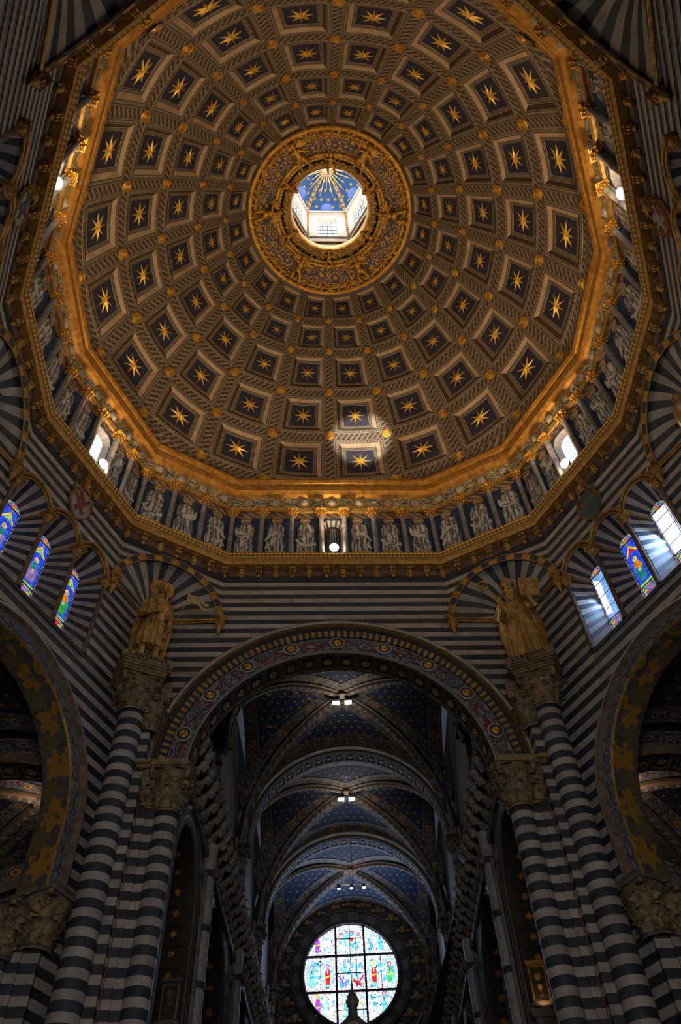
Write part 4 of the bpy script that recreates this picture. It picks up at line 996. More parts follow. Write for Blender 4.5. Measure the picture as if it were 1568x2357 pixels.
# ---------------------------------------------------------------- transept arches, soffit and vaults
def vault(parent,T,w,l,zs,rise,web,band,ribm,lift=.15,nb=10,bands=True,endband=.75,clip=None):
    def put(m_,*a,**k):
        if clip:
            keep=[i for i,f in enumerate(m_.f) if all(clip(Vector(m_.v[x])) for x in f)]
            m_.f=[m_.f[i] for i in keep]; m_.m=[m_.m[i] for i in keep]; m_.uv=[m_.uv[i] for i in keep]
        if m_.f: m_.obj(*a,**k)
    def zA(x): return zs+rise*math.sqrt(max(0,1-(x/w)**2))
    def zB(y): return zs+rise*math.sqrt(max(0,1-(y/l)**2))
    def ce(x,y):
        x=max(-w,min(w,x)); y=max(-l,min(l,y)); d=1-max(abs(x)/w,abs(y)/l); return max(zA(x),zB(y))+lift*d
    C4=[(-w,-l),(w,-l),(w,l),(-w,l)]
    for q in range(4):
        a,b=C4[q],C4[(q+1)%4]; mb=MB()
        def P(s,t):
            x=(a[0]*(1-s)+b[0]*s)*t; y=(a[1]*(1-s)+b[1]*s)*t; return T(x,y,ce(x,y))
        mb.grid(P,18,12,0,us=1,vs=1,v=(.001,1))
        # uv in metres
        k=0
        for f_,u_ in zip(mb.f,mb.uv):
            mb.uv[k]=[((a[0]*(1-s)+b[0]*s)*t,(a[1]*(1-s)+b[1]*s)*t) for s,t in u_]; k+=1
        put(mb,'vault_web',web,parent,smooth=30)
        # rib from corner a to the boss
        ln=math.hypot(*a); ux,uy=a[0]/ln,a[1]/ln; px,py=-uy,ux; rb=MB(); n=20
        for lo,hi in((-.62,-.20),(.20,.62)):
            if not bands: break
            def G(s,t): 
                d=ln*(1-s); o=lo+(hi-lo)*t; x=ux*d+px*o; y=uy*d+py*o; return T(x,y,ce(x,y)-.025)
            bm_=MB(); bm_.grid(G,n,2,0,(0.0,.985),(0,1),us=ln*1.15,vs=1); put(bm_,'painted_rib_band',band,parent,smooth=40)
        prof=[(-.20,.0),(-.20,-.07),(-.12,-.10),(-.10,-.20),(0,-.25),(.10,-.20),(.12,-.10),(.20,-.07),(.20,.0)]
        def H(s,t):
            d=ln*(1-s); i=min(7,int(t*8)); f=t*8-i; o=prof[i][0]*(1-f)+prof[i+1][0]*f; h=prof[i][1]*(1-f)+prof[i+1][1]*f
            x,y=ux*d,uy*d; return T(x+px*o,y+py*o,ce(x,y)+h)
        rb.grid(H,n,8,0,us=ln*3.2,mf=lambda i,j:(1 if j in(2,5) else 2 if j in(3,4) else 0)); put(rb,'diagonal_rib',ribm,parent,smooth=40)
    if bands:
        for sg in(-1,1):
            bm_=MB(); y0,y1=sg*(l-endband),sg*(l-.05)
            def G(s,t):
                a=pi*s; yy=y0+(y1-y0)*t; x=-w*cos(a)*min(1,abs(yy)/l*1.0); return T(x,yy,zs+rise*math.sqrt(max(0,1-(x/w)**2))+lift*(1-abs(yy)/l)-.022)
            bm_.grid(G,36,1,0,(.10,.90),us=pi*w*.8,vs=1); put(bm_,'painted_arch_band',band,parent,smooth=40)
            bm_=MB(); x0,x1=sg*(w-.62),sg*(w-.02)
            def G2(s,t):
                a=pi*s; xx=x0+(x1-x0)*t; y=-l*cos(a)*min(1,abs(xx)/w); return T(xx,y,zs+rise*math.sqrt(max(0,1-(y/l)**2))+lift*(1-abs(xx)/w)-.022)
            bm_.grid(G2,30,1,0,(.12,.88),us=pi*l*.8,vs=1); put(bm_,'painted_wall_band',band,parent,smooth=40)
    bb=MB(); c=T(0,0,ce(0,0)-.12); bb.ell(c,(.28,.28,.16),12,6); bb.lathe([(.0,-.17),(.12,-.19),(.20,-.14),(.34,-.1),(.36,.06)],14,(c.x,c.y,c.z)); put(bb,'vault_boss',STONE,parent,smooth=50)
    return c
ROPE=guilloche('rope_rib_moulding',(.22,.19,.17),(.06,.05,.045),(.15,.08,.04),.3,.16)
EDGEG=mottled('rib_edge_gilt',(.30,.17,.09),(.16,.09,.05),8,.6,.1,0)
for sg,side in((1,'right'),(-1,'left')):
    pf,AC,az,ar=SW[sg]
    mb=MB(); archsweep(mb,pf,AC,az,8.9,[(ar,.0),(ar-.02,-.12),(ar-.10,-.15),(ar-.16,-.04),(ar-.20,-.02)],[0,1,0,0],n=56)
    ta=mb.obj('trim_%d'%(6+(sg>0)),[TERRA,GREYM],M=FD,kind='structure',smooth=35,label='%s transept arch with painted frieze and gold leaf soffit'%side)
    mb=MB(); archsweep(mb,pf,AC,az,8.9,[(ar-.20,-.02),(ar-.44,.03)],[0],n=56,us=1.1); mb.obj('painted_frieze',ARCHF,ta)
    mb=MB(); archsweep(mb,pf,AC,az,8.9,[(ar-.44,.03),(ar-.47,-.01),(ar-.50,.05)],[0,0],n=56); mb.obj('frieze_fillet',GOLDP,ta)
    mb=MB(); archsweep(mb,pf,AC,az,8.9,[(ar-.50,.05),(ar-.50,.85)],[0],n=56,us=.9); mb.obj('leaf_painted_soffit',LEAFY,ta)
    mb=MB(); archsweep(mb,pf,AC,az,6.0,[(ar-.5,.85),(ar+.4,.85)],[0],n=40); mb.obj('arch_back',SHADE,ta)
    # aisle and transept bays seen through the arch; axes follow the building, not the canted wall
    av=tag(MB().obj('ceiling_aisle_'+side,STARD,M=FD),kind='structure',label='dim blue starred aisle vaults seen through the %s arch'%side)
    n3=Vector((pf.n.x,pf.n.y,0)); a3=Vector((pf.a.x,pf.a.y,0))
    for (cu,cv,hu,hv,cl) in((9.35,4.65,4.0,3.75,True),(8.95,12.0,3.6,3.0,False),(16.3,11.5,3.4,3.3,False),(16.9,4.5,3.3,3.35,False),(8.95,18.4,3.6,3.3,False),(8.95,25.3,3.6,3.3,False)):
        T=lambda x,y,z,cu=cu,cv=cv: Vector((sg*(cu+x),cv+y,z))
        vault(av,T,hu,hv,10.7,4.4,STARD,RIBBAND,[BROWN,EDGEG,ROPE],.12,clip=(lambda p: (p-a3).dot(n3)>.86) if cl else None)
    def cross(nm,A,B,label,rsf,zc=10.7,rr=3.35):
        A=Vector((sg*A[0],A[1])); B=Vector((sg*B[0],B[1])); p2=PF(A,B); h=p2.L/2; m_=MB()
        archsweep(m_,p2,h,zc,6.0,[(rr+.75,-.4),(rr+.25,-.4)],[0],n=40,us=.8); archsweep(m_,p2,h,zc,6.0,[(rr+.25,-.4),(rr,-.38)],[1],n=40)
        archsweep(m_,p2,h,zc,6.0,[(rr+.75,.4),(rr,.4)],[0],n=40,us=.8); archsweep(m_,p2,h,zc,6.0,[(rr,-.38),(rr,.4)],[2],n=40)
        o=m_.obj(nm,[RIBBAND,TERRA,UMBER],M=FD,kind='structure',label=label)
        soffit_coffers(p2,h,zc,rr,-.36,.38,17,o,legs=3,rs=1.0); return o
    cross('trim_%d'%(8+(sg>0)),(5.4,8.75),(12.5,8.75),'aisle transverse arch with flower coffers inside the %s arch'%side,1)
    cross('trim_%d'%(10+(sg>0)),(12.8,8.2),(12.8,14.8),'dim cross arch between the %s aisle and its chapel'%side,1,10.7,3.0)
    cross('trim_%d'%(12+(sg>0)),(5.35,15.0),(12.55,15.0),'second transverse arch of the %s aisle'%side,1)
    wl=MB(); X=lambda u,v,z:(sg*u,v,z)
    for A,B in(((12.9,40),(12.9,15.2)),((12.9,15.0),(20.2,15.0)),((20.2,15),(20.2,-2)),((20.2,-2),(9.9,-2)),((9.9,-2),(9.9,.4))): wl.poly([X(*A,0),X(*B,0),X(*B,16),X(*A,16)])
    wl.poly([X(4.6,40,15.2),X(20.2,40,15.2),X(20.2,8.4,15.2),X(4.6,8.4,15.2)]); wl.poly([X(9.95,8.4,15.2),X(20.2,8.4,15.2),X(20.2,-2,15.2),X(9.95,-2,15.2)])  # added roof slabs and end closures keep world light from leaking in
    wl.obj('wall_aisle_'+side,SHADE,M=FD,kind='structure',label='dark outer wall and added light-blocking slabs of the %s aisle'%side)
    cpos=Vector((sg*8.75,11.4,14.78))
    ld=empty('ceiling_spotlight',FD@Matrix.Translation(cpos),label='small white spotlight at the %s aisle vault crown'%side,cat='spotlight',group='aisle vault spotlights')
    b=MB(); b.box((0,0,.05),(.22,.18,.10)); b.tube([(0,0,.08),(0,0,.30)],.03,6); b.obj('housing',BLACK,ld); b=MB(); b.box((0,0,-.01),(.19,.14,.02)); b.obj('lamp_panel',LED,ld)
    ul=pf.p(.80,.45,10.14); e_=empty('uplight',FD@Matrix.Translation(ul),label='assumed small amber uplight on the %s transept capital'%side,cat='uplight',group='capital uplights')  # lamp assumed from the orange glow at the capital
    b=MB(); b.box((0,0,.04),(.16,.16,.08)); b.obj('housing',BLACK,e_); b=MB(); b.box((0,0,.09),(.13,.13,.02)); b.obj('lens',lampmat('amber_lens_'+side,(1,.55,.2),3),e_)
    ulw=WD(ul.x,ul.y,ul.z+.18); lamp('assumed_capital_uplight','POINT',ulw,26,(1,.50,.18),.06)
    lamp('aisle_light','POINT',WD(cpos.x,cpos.y,cpos.z-.25),LAMP_W,(1,.80,.6),.1)
# ================================================================ PIERS, CAPITALS, STATUES
lf=MB()
for side_ in(-1,1):
    def LP(u,v):
        lob=1+.34*math.sin(v*27)*u; wd=.20*(math.sin(pi*min(1,.12+v*.86))**.7)*lob; z=.64*v-1.5*max(0,v-.72)**2*1.6
        return Vector((side_*u*wd,-(.015+.30*v**3.2)-.055*(1-u)*math.sin(pi*v)+.02*math.sin(u*9+v*5)*u,z))
    lf.grid(LP,3,14,0,flip=side_<0)
LEAF=lf.mesh('acanthus_leaf',CARVED,70)
vm=MB()
for t in range(12):
    b=t*.7; rr=.17*(1-t/13); vm.ell((-rr*cos(b)*.6,0,rr*sin(b)),(.06,.07,.06),6,4)
VOLUTE=vm.mesh('volute',CARVED,60)
vm=MB(); vm.ell((0,0,0),(.10,.10,.15),8,6); vm.ell((.08,0,-.02),(.05,.03,.04),6,4); vm.ell((-.02,0,.06),(.12,.13,.12),8,5); vm.ell((0,.12,-.12),(.07,.1,.1),6,5); vm.ell((0,-.12,-.12),(.07,.1,.1),6,5); CAPHEAD=vm.mesh('carved_head',CARVED,60)
def capital(parent,c,r0,z0,z1,half,leafsc=1.0,mat=None,rot=0,heads=True,n=8):
    h=z1-z0; mb=MB(); 
    mb.lathe([(r0+.05,z0-.04),(r0+.07,z0),(r0+.04,z0+.04),(r0,z0+.06),(r0+.02,z0+h*.5),(half*.8,z0+h*.86)],20,(c[0],c[1],0))
    R=Matrix.Rotation(rot,3,'Z')
    mb.box((c[0],c[1],z1-h*.09),(half*2*.88,half*2*.88,h*.07),0,R); mb.box((c[0],c[1],z1-h*.03),(half*2,half*2,h*.07),0,R)
    cap=mb.obj('capital',mat or CARVED,parent,smooth=40)
    for row in range(2):
        for q in range(n):
            a=2*pi*(q+.5*row)/n; rr=r0+.03+row*.03; sc=h*(.80 if row==0 else 1.18)*leafsc
            M=Matrix.Translation((c[0]+rr*cos(a),c[1]+rr*sin(a),z0+.04+row*h*.18))@Matrix.Rotation(a+pi/2,4,'Z')@Matrix.Scale(sc,4)
            link('acanthus_leaf',LEAF,cap,M)
    for q in range(4):
        a=rot+pi/4+pi/2*q; M=Matrix.Translation((c[0]+half*1.12*cos(a),c[1]+half*1.12*sin(a),z1-h*.22))@Matrix.Rotation(a,4,'Z')@Matrix.Scale(h,4)
        link('volute',VOLUTE,cap,M)
        a=rot+pi/2*q
        if heads: link('carved_head',CAPHEAD,cap,Matrix.Translation((c[0]+half*.86*cos(a),c[1]+half*.86*sin(a),z1-h*.26))@Matrix.Rotation(a,4,'Z')@Matrix.Scale(h,4))
    return cap
ZL=5.85                                                     # courses below this level are outside the picture
def shaft(parent,kind,c,size,z0,z1,nm,phase=0,rot=0):
    # kind 'round' or 'square'; one piece of stone per course
    def sec(h):
        mb=MB()
        if kind=='round': mb.lathe([(size,0),(size,h)],24)
        else:
            R=Matrix.Rotation(rot,3,'Z'); P=[R@Vector((x*size,y*size,0)) for x,y in((-1,-1),(1,-1),(1,1),(-1,1))]
            for q in range(4):
                a,b=P[q],P[(q+1)%4]; mb.poly([(a.x,a.y,0),(b.x,b.y,0),(b.x,b.y,h),(a.x,a.y,h)],0,[(0,0),(.5,0),(.5,1),(0,1)])
        # thin top and bottom beds
        return mb
    me={}
    for k in(0,1):
        m=sec(CH_-.006); 
        if kind=='round': m.uv=[[(u*3+.3*k,v) for u,v in q] for q in m.uv]
        me[k]=m.mesh('stone_course',(WHITE,DARK)[k],60 if kind=='round' else None)
    i=int(math.ceil(ZL/CH_))
    while (i+1)*CH_<=z1+.02:
        link('stone_course',me[(i+phase)%2],parent,Matrix.Translation((c[0],c[1],i*CH_))); i+=1
    core=MB(); r=size*.985
    if kind=='round': core.lathe([(r,z0),(r,z1)],16,(c[0],c[1],0))
    else: core.box((c[0],c[1],(z0+z1)/2),(2*r,2*r,z1-z0),0,Matrix.Rotation(rot,3,'Z'))
    core.obj(nm,SHADE,parent)
    low=MB(); j=0
    while j*CH_<ZL-.01:
        if kind=='round': low.lathe([(size,j*CH_),(size,(j+1)*CH_)],16,(c[0],c[1],0),m=(j+phase)%2)
        else: low.box((c[0],c[1],(j+.5)*CH_),(2*size,2*size,CH_),(j+phase)%2,Matrix.Rotation(rot,3,'Z'))
        j+=1
    tag(low.obj('lower_courses',[WHITE,DARK],parent),kind='stuff')
PIER={}
for sg,side in((1,'right'),(-1,'left')):
    e=empty('striped_pier',FD,label='great black and white banded pier under the %s gilded statue'%side,cat='pier',group='banded crossing piers')
    PIER[sg]=e
    A=(sg*5.62,7.36); B=(sg*4.36,7.76)
    shaft(e,'round',A,.335,0,14.9,'shaft_core')
    shaft(e,'round',B,.285,0,12.05,'shaft_core')
    shaft(e,'square',(sg*5.25,7.60),.18,0,14.6,'pilaster_core',0)
    shaft(e,'square',(sg*5.0,7.76),.17,0,12.2,'pilaster_core',0)
    shaft(e,'square',(sg*4.73,7.80),.17,0,12.2,'pilaster_core',0)
    core=MB(); core.box((sg*4.98,8.25,6.6),(1.2,.85,13.2)); core.box((sg*5.6,7.95,7.3),(.6,.7,14.6)); core.obj('pier_core',SHADE,e)
    # statue capital and plinth
    cap=capital(e,A,.335,14.75,15.84,.58,1.0,CARVED,-sg*rad(24))
    pl=MB(); Rm_=Matrix.Rotation(-sg*rad(24),3,'Z')
    for z,w,h in((15.88,1.22,.08),(15.95,1.32,.07),(16.02,1.40,.08),(16.17,1.46,.22)): pl.box((A[0],A[1],z),(w,w,h),0,Rm_)
    pl.box((A[0]-sg*.55,A[1]+.42,15.7),(.5,.5,.55),0,Rm_)
    p=pl.obj('plinth',CARVED,e)
    n=Rm_@Vector((0,-1,0)); q=Vector((A[0],A[1],16.17))+n*.737
    x=Rm_@Vector((1,0,0)); Mx=Matrix(((x.x,-n.x,0,q.x),(x.y,-n.y,0,q.y),(0,0,1,q.z),(0,0,0,1)))
    letters('S.ANSANVS.' if sg<0 else 'S.SABINVS.',.225,INK,p,Mx@XZ,'plinth_lettering')
    # small companion capital beside the big one
    capital(e,(sg*5.2,7.62),.2,14.35,15.4,.32,.8,CARVED,0,False)
    capital(e,B,.285,12.05,13.22,.50,1.0,CARVED,0)
    capital(e,(sg*4.85,7.95),.30,12.2,13.30,.46,1.0,CARVED,0)
    ab=MB(); ab.box((sg*4.62,7.88,13.30),(1.35,1.15,.10)); ab.box((sg*4.62,7.9,13.20),(1.2,1.05,.10)); ab.obj('abacus',CARVED,e)
    # transept side responds
    pf,AC,az,ar=SW[sg]
    C=pf.p(.86,.20,0); D_=pf.p(1.08,.46,0); E_=pf.p(1.36,.66,0)
    shaft(e,'square',(C.x,C.y),.19,0,8.9,'pilaster_core',0,0); shaft(e,'square',(D_.x,D_.y),.17,0,8.9,'pilaster_core',0,0)
    shaft(e,'round',(E_.x,E_.y),.24,0,8.7,'shaft_core')
    capital(e,(C.x,C.y),.30,8.85,10.0,.46,1.0,STONE,math.atan2(pf.e.y,pf.e.x)); capital(e,(E_.x,E_.y),.24,8.6,9.7,.36,1.0,STONE,math.atan2(pf.e.y,pf.e.x))
    ab=MB(); q=pf.p(.75,.12,10.06); ab.box(q,(.9,.7,.10),0,Matrix.Rotation(math.atan2(pf.e.y,pf.e.x),3,'Z')); ab.obj('abacus',STONE,e)
    cb=MB(); u=sg*5.02; cb.tube([(u,7.52,5.9),(u,7.53,9.0),(u+sg*.0,7.53,12.3),(u,7.52,13.1)],.012,6)
    cb.obj('cable',RED,None,FD,label='thin rust red cable running down the %s banded pier'%side,cat='cable',group='cables on the crossing piers')
# ---------------------------------------------------------------- statues
def loft(mb,rings,n=36):
    b=len(mb.v)
    for (cx,cy,z,rx,ry,am,nf,ph) in rings:
        for i in range(n):
            a=2*pi*i/n; f=1+am*sin(nf*a+ph); mb.v.append((cx+rx*f*cos(a),cy+ry*f*sin(a),z))
    for j in range(len(rings)-1):
        for i in range(n):
            k=(i+1)%n; mb.face((b+j*n+i,b+j*n+k,b+(j+1)*n+k,b+(j+1)*n+i))
    mb.face([b+i for i in range(n)][::-1]); e=b+(len(rings)-1)*n; mb.face([e+i for i in range(n)])
def hand(mb,c,dirv,side,curl=.5,s=1.0):
    # palm and five fingers; dirv = direction of the fingers
    c=Vector(c); d=Vector(dirv).normalized(); up=Vector((0,-1,0)); x=d.cross(up).normalized(); up=x.cross(d).normalized()
    mb.tube([c-d*.10*s,c,c+d*.11*s],[.062*s,.078*s,.070*s],8)
    for f in range(4):
        o=(f-1.5)*.042*s; l=(.13,.155,.145,.11)[f]*s; p0=c+d*.09*s+x*o; p1=p0+d*l*.55+up*.015; p2=p1+d*l*.45*(1-curl)+up*l*.6*curl
        mb.tube([p0,p1,p2],[.026*s,.024*s,.018*s],6)
    t0=c+x*side*.065*s; mb.tube([t0,t0+x*side*.05*s+d*.05*s+up*.03,t0+x*side*.05*s+d*.12*s+up*.05],[.03*s,.027*s,.02*s],6)
def face(mb,c,s=1.0,beard=False):
    c=Vector(c)
    mb.ell(c,(.145*s,.165*s,.205*s),16,12); mb.ell(c+Vector((0,-.05,-.12))*s,(.105*s,.11*s,.10*s),12,8)
    mb.tube([c+Vector((0,-.16,.05))*s,c+Vector((0,-.205,-.045))*s],[.018*s,.034*s],7); mb.ell(c+Vector((0,-.165,-.105))*s,(.05*s,.025*s,.014*s),8,4); mb.ell(c+Vector((0,-.16,-.135))*s,(.042*s,.025*s,.014*s),8,4)
    for e in(-1,1):
        mb.ell(c+Vector((e*.06,-.142,.02))*s,(.032*s,.022*s,.018*s),8,5); mb.tube([c+Vector((e*.025,-.16,.055))*s,c+Vector((e*.065,-.158,.068))*s,c+Vector((e*.105,-.125,.05))*s],[.014*s,.016*s,.01*s],6); mb.ell(c+Vector((e*.15,.0,0))*s,(.025*s,.045*s,.06*s),7,5)
def ansanus():
    mb=MB()
    for x,y,sp in((-.20,-.04,-.05),(.22,-.10,.1)):             # legs and feet
        mb.tube([(x,y,.95),(x*1.05,y-.06,.62),(x*1.15,y,.30),(x*1.15,y+.02,.08)],[.17,.125,.12,.075],10); mb.ell((x*1.15+sp*.3,y-.12,.06),(.085,.19,.06),10,5)
    loft(mb,[(-.02,-.03,.72,.44,.32,.17,11,.0),(-.02,-.03,.95,.45,.33,.15,11,.2),(0,-.02,1.25,.42,.31,.12,11,.5),(0,0,1.55,.35,.26,.09,11,.8),(0,0,1.72,.31,.22,.03,9,1),(0,0,1.92,.36,.24,.02,7,1),(0,.0,2.2,.40,.24,.01,7,1),(0,.02,2.42,.40,.21,0,5,0),(0,.02,2.53,.22,.15,0,5,0),(0,0,2.62,.10,.10,0,5,0)])
    for i in range(9): a=-pi*.95+i*pi*.9/8; mb.tube([(.34*cos(a),.26*sin(a)-.0,1.66),(.40*cos(a+.05),.31*sin(a),1.25),(.45*cos(a+.02),.34*sin(a),.73)],[.03,.045,.055],6)
    mb.tube([(0,0,2.5),(0,-.02,2.74)],[.12,.10],10); face(mb,(0,-.05,2.93),1.18)
    for i in range(26):                                        # long curls
        a=pi*.02+i*pi*.96/25; 
        for k in range(5): mb.ell((.19*cos(a)*(1+.10*k/4),.02+.15*sin(a),3.06-.11*k+.02*sin(i*3+k)),(.065,.065,.075),6,5)
    mb.ell((0,.02,3.06),(.17,.18,.10),12,6)
    # right arm (seen left): elbow out, hand to the chest; left arm hangs down
    mb.tube([(-.36,0,2.36),(-.50,-.02,2.02),(-.50,-.10,1.78),(-.30,-.30,1.80),(-.14,-.34,1.86)],[.14,.13,.12,.09,.065],10); hand(mb,(-.05,-.36,1.90),(1,-.1,.35),-1,.4)
    mb.tube([(.36,0,2.36),(.47,-.02,2.0),(.50,-.08,1.7),(.46,-.18,1.42),(.42,-.22,1.30)],[.14,.125,.11,.09,.065],10); hand(mb,(.40,-.24,1.20),(-.1,-.15,-1),1,.6)
    # cloak falling on both sides and behind
    for s in(-1,1):
        for i in range(8):
            f=i/7; x0=s*(.24+.14*f); mb.tube([(x0,.12+.05*f,2.46),(s*(.44+.10*f),.16,2.0),(s*(.46+.16*f),.18,1.45),(s*(.44+.12*f),.16,.8),(s*(.36+.06*f),.10,.12)],[.045,.05,.05,.05,.04],7)
    loft(mb,[(0,.22,.05,.50,.12,.05,11,0),(0,.24,.9,.62,.13,.05,11,.5),(0,.24,1.7,.60,.13,.04,11,1),(0,.18,2.46,.32,.12,.02,9,1)],30)
    return bake(mb,.020,'ansanus_body',GILT,1)
def sabinus():
    mb=MB()
    loft(mb,[(-.02,-.02,.02,.50,.38,.13,13,.0),(-.02,-.02,.35,.48,.36,.13,13,.2),(0,-.02,.8,.43,.33,.12,13,.4),(0,-.02,1.3,.41,.31,.10,13,.6),(0,0,1.75,.38,.28,.07,13,.8),(0,0,2.05,.38,.27,.02,11,1),(0,.0,2.28,.40,.25,.01,9,1),(0,.02,2.46,.36,.21,0,5,0),(0,.0,2.60,.14,.12,0,5,0)])
    for i in range(10): a=-pi*.97+i*pi*.94/9; mb.tube([(.36*cos(a),.28*sin(a),1.85),(.43*cos(a+.04),.33*sin(a),1.2),(.50*cos(a+.03),.385*sin(a),.55),(.53*cos(a-.03),.41*sin(a),.05)],[.02,.038,.045,.05],6)
    mb.ell((-.14,-.42,.06),(.08,.15,.06),8,5); mb.ell((.2,-.42,.06),(.08,.15,.06),8,5)
    mb.tube([(0,0,2.5),(0,-.03,2.72)],[.12,.10],10); face(mb,(0,-.07,2.88),1.22)
    for i in range(15):                                        # beard
        x=-.12+.24*i/14; mb.tube([(x,-.15-.05*cos(x*9),2.80),(x*.9,-.24,2.64),(x*.45,-.25,2.46-.08*cos(x*8))],[.035,.035,.018],6)
    for s in(-1,1):
        for k in range(6): mb.ell((s*.16,.0,2.94-.06*k),(.05,.08,.05),6,5)
    mb.tube([(-.34,0,2.34),(-.58,-.08,2.02),(-.60,-.16,1.86),(-.48,-.32,2.12),(-.40,-.38,2.28)],[.15,.135,.12,.09,.065],10); hand(mb,(-.38,-.40,2.36),(.25,-.25,1),-1,.75)
    mb.tube([(.34,0,2.34),(.56,-.08,2.0),(.62,-.16,1.98),(.52,-.32,2.28),(.46,-.38,2.44)],[.15,.135,.12,.09,.065],10); hand(mb,(.43,-.42,2.56),(-.25,-.15,1),1,.25)
    for s in(-1,1):                                            # cope
        for i in range(9):
            f=i/8; mb.tube([(s*(.16+.20*f),-.06+.18*f,2.46),(s*(.42+.14*f),.02+.12*f,2.0),(s*(.48+.16*f),.04+.12*f,1.45),(s*(.46+.12*f),.04+.1*f,.75),(s*(.42+.06*f)-(.06 if s<0 else 0),.02+.08*f,.02)],[.045,.05,.05,.05,.04],7)
    loft(mb,[(0,.2,.02,.54,.14,.05,11,0),(0,.22,.9,.62,.15,.05,11,.5),(0,.2,1.7,.60,.15,.04,11,1),(0,.14,2.46,.36,.12,.02,9,1)],30)
    return bake(mb,.020,'sabinus_body',GILT,1)
SC=1.17
def place(sg,zt,sx=.90,sz=1.02):
    A=Vector((sg*5.62,7.36)); ang=-sg*rad(24)
    return FD@Matrix.Translation((A.x-sg*.02,A.y-.02,zt))@Matrix.Rotation(ang,4,'Z')@Matrix.Rotation(rad(8),4,'X')@Matrix.Diagonal((sx,.88,sz,1))
st=empty('gilded_statue',place(-1,16.28),label='gilded statue of a haloed youth in a cloak holding a palm and a small banner',cat='statue',group='gilded saints on the crossing piers')
link('body',ansanus(),st)
mb=MB(); mb.lathe([(.0,.02),(.22,.03),(.26,.06),(.40,.03),(.42,.0),(.40,-.02),(.0,-.01)],40)
for i in range(40): a=2*pi*i/40; mb.tube([(.24*cos(a),.24*sin(a),.05),(.41*cos(a),.41*sin(a),.03)],.018,5)
mb.obj('halo',GOLD,st,Matrix.Translation((0,.16,3.02))@Matrix.Rotation(rad(78),4,'X'),smooth=50)
mb=MB(); mb.tube([(.30,-.34,.02),(.52,-.30,1.25),(.86,-.22,2.62)],.016,8); pole=mb.obj('banner_staff',GOLDP,st)
mb=MB()
def flag(u,v): 
    x=u*.78; y=.17*(v*2-1)*(1-.25*u)+.05*sin(u*6); return Vector((.86+x,-.22+.06*sin(u*9),2.74+y-.10*u))
mb.grid(lambda u,v: flag(u,v),8,4,0,(0,.55)); mb.grid(lambda u,v: flag(u,v*.42-.12*(u-.55)),8,2,0,(.55,1.0)); mb.grid(lambda u,v: flag(u*.92+.04,.58+v*.42+.16*(u-.55)),8,2,0,(.55,1.05))
bn=mb.obj('banner',mottled('pale_gilt_banner',(.52,.40,.20),(.32,.24,.11),6,.6,.2,0),pole); md=bn.modifiers.new('t','SOLIDIFY'); md.thickness=.02
mb=MB()
for k in(-1,0,1): mb.extrude([(k*.02-.03,0),(k*.02+.03,0),(k*.05+.035,.45),(k*.06,.78),(k*.05-.035,.45)],.02,0,XZ)
mb.obj('palm_frond',GOLDP,st,Matrix.Translation((-.10,-.42,1.90))@Matrix.Rotation(rad(-16),4,'Y'))
s2=empty('gilded_statue',place(1,16.28,1.0,.98),label='gilded statue of a bearded bishop in a mitre with crozier and raised book',cat='statue',group='gilded saints on the crossing piers')
link('body',sabinus(),s2)
mb=MB(); mb.lathe([(.18,0),(.20,.05),(.21,.14),(.17,.26),(.08,.36),(.0,.40)],20); 
for i in range(14): a=2*pi*i/14; mb.tube([(.20*cos(a),.20*sin(a),.02),(.21*cos(a),.21*sin(a),.14),(.11*cos(a),.11*sin(a),.32)],.014,5)
mb.obj('mitre',GILT,s2,Matrix.Translation((0,-.05,3.03)),smooth=50)
mb=MB(); mb.tube([(.22,-.50,.02),(-.10,-.46,1.2),(-.38,-.46,2.34),(-.60,-.44,3.0)],.02,8)
cp=[(-.60,-.44,3.0)]
for t in range(22):
    a=pi*1.6-t*.42; r=.20*(1-t/26); cp.append((-.76+r*cos(a)*-1,-.44,3.16+r*sin(a)))
mb.tube(cp,[.03]*len(cp),7); mb.ell((-.60,-.44,2.98),(.05,.05,.07),8,6)
for t in range(2,22,3): mb.ell((cp[t][0],cp[t][1],cp[t][2]+.03),(.035,.03,.035),6,4)
mb.obj('crozier',GOLDP,s2,smooth=60)
mb=MB(); mb.box((0,0,0),(.58,.12,.66)); mb.box((0,-.065,0),(.60,.02,.68)); mb.box((0,.065,0),(.60,.02,.68)); mb.obj('book',GOLDP,s2,Matrix.Translation((.60,-.30,2.62))@Matrix.Rotation(rad(8),4,'Y')@Matrix.Rotation(rad(20),4,'Z'))
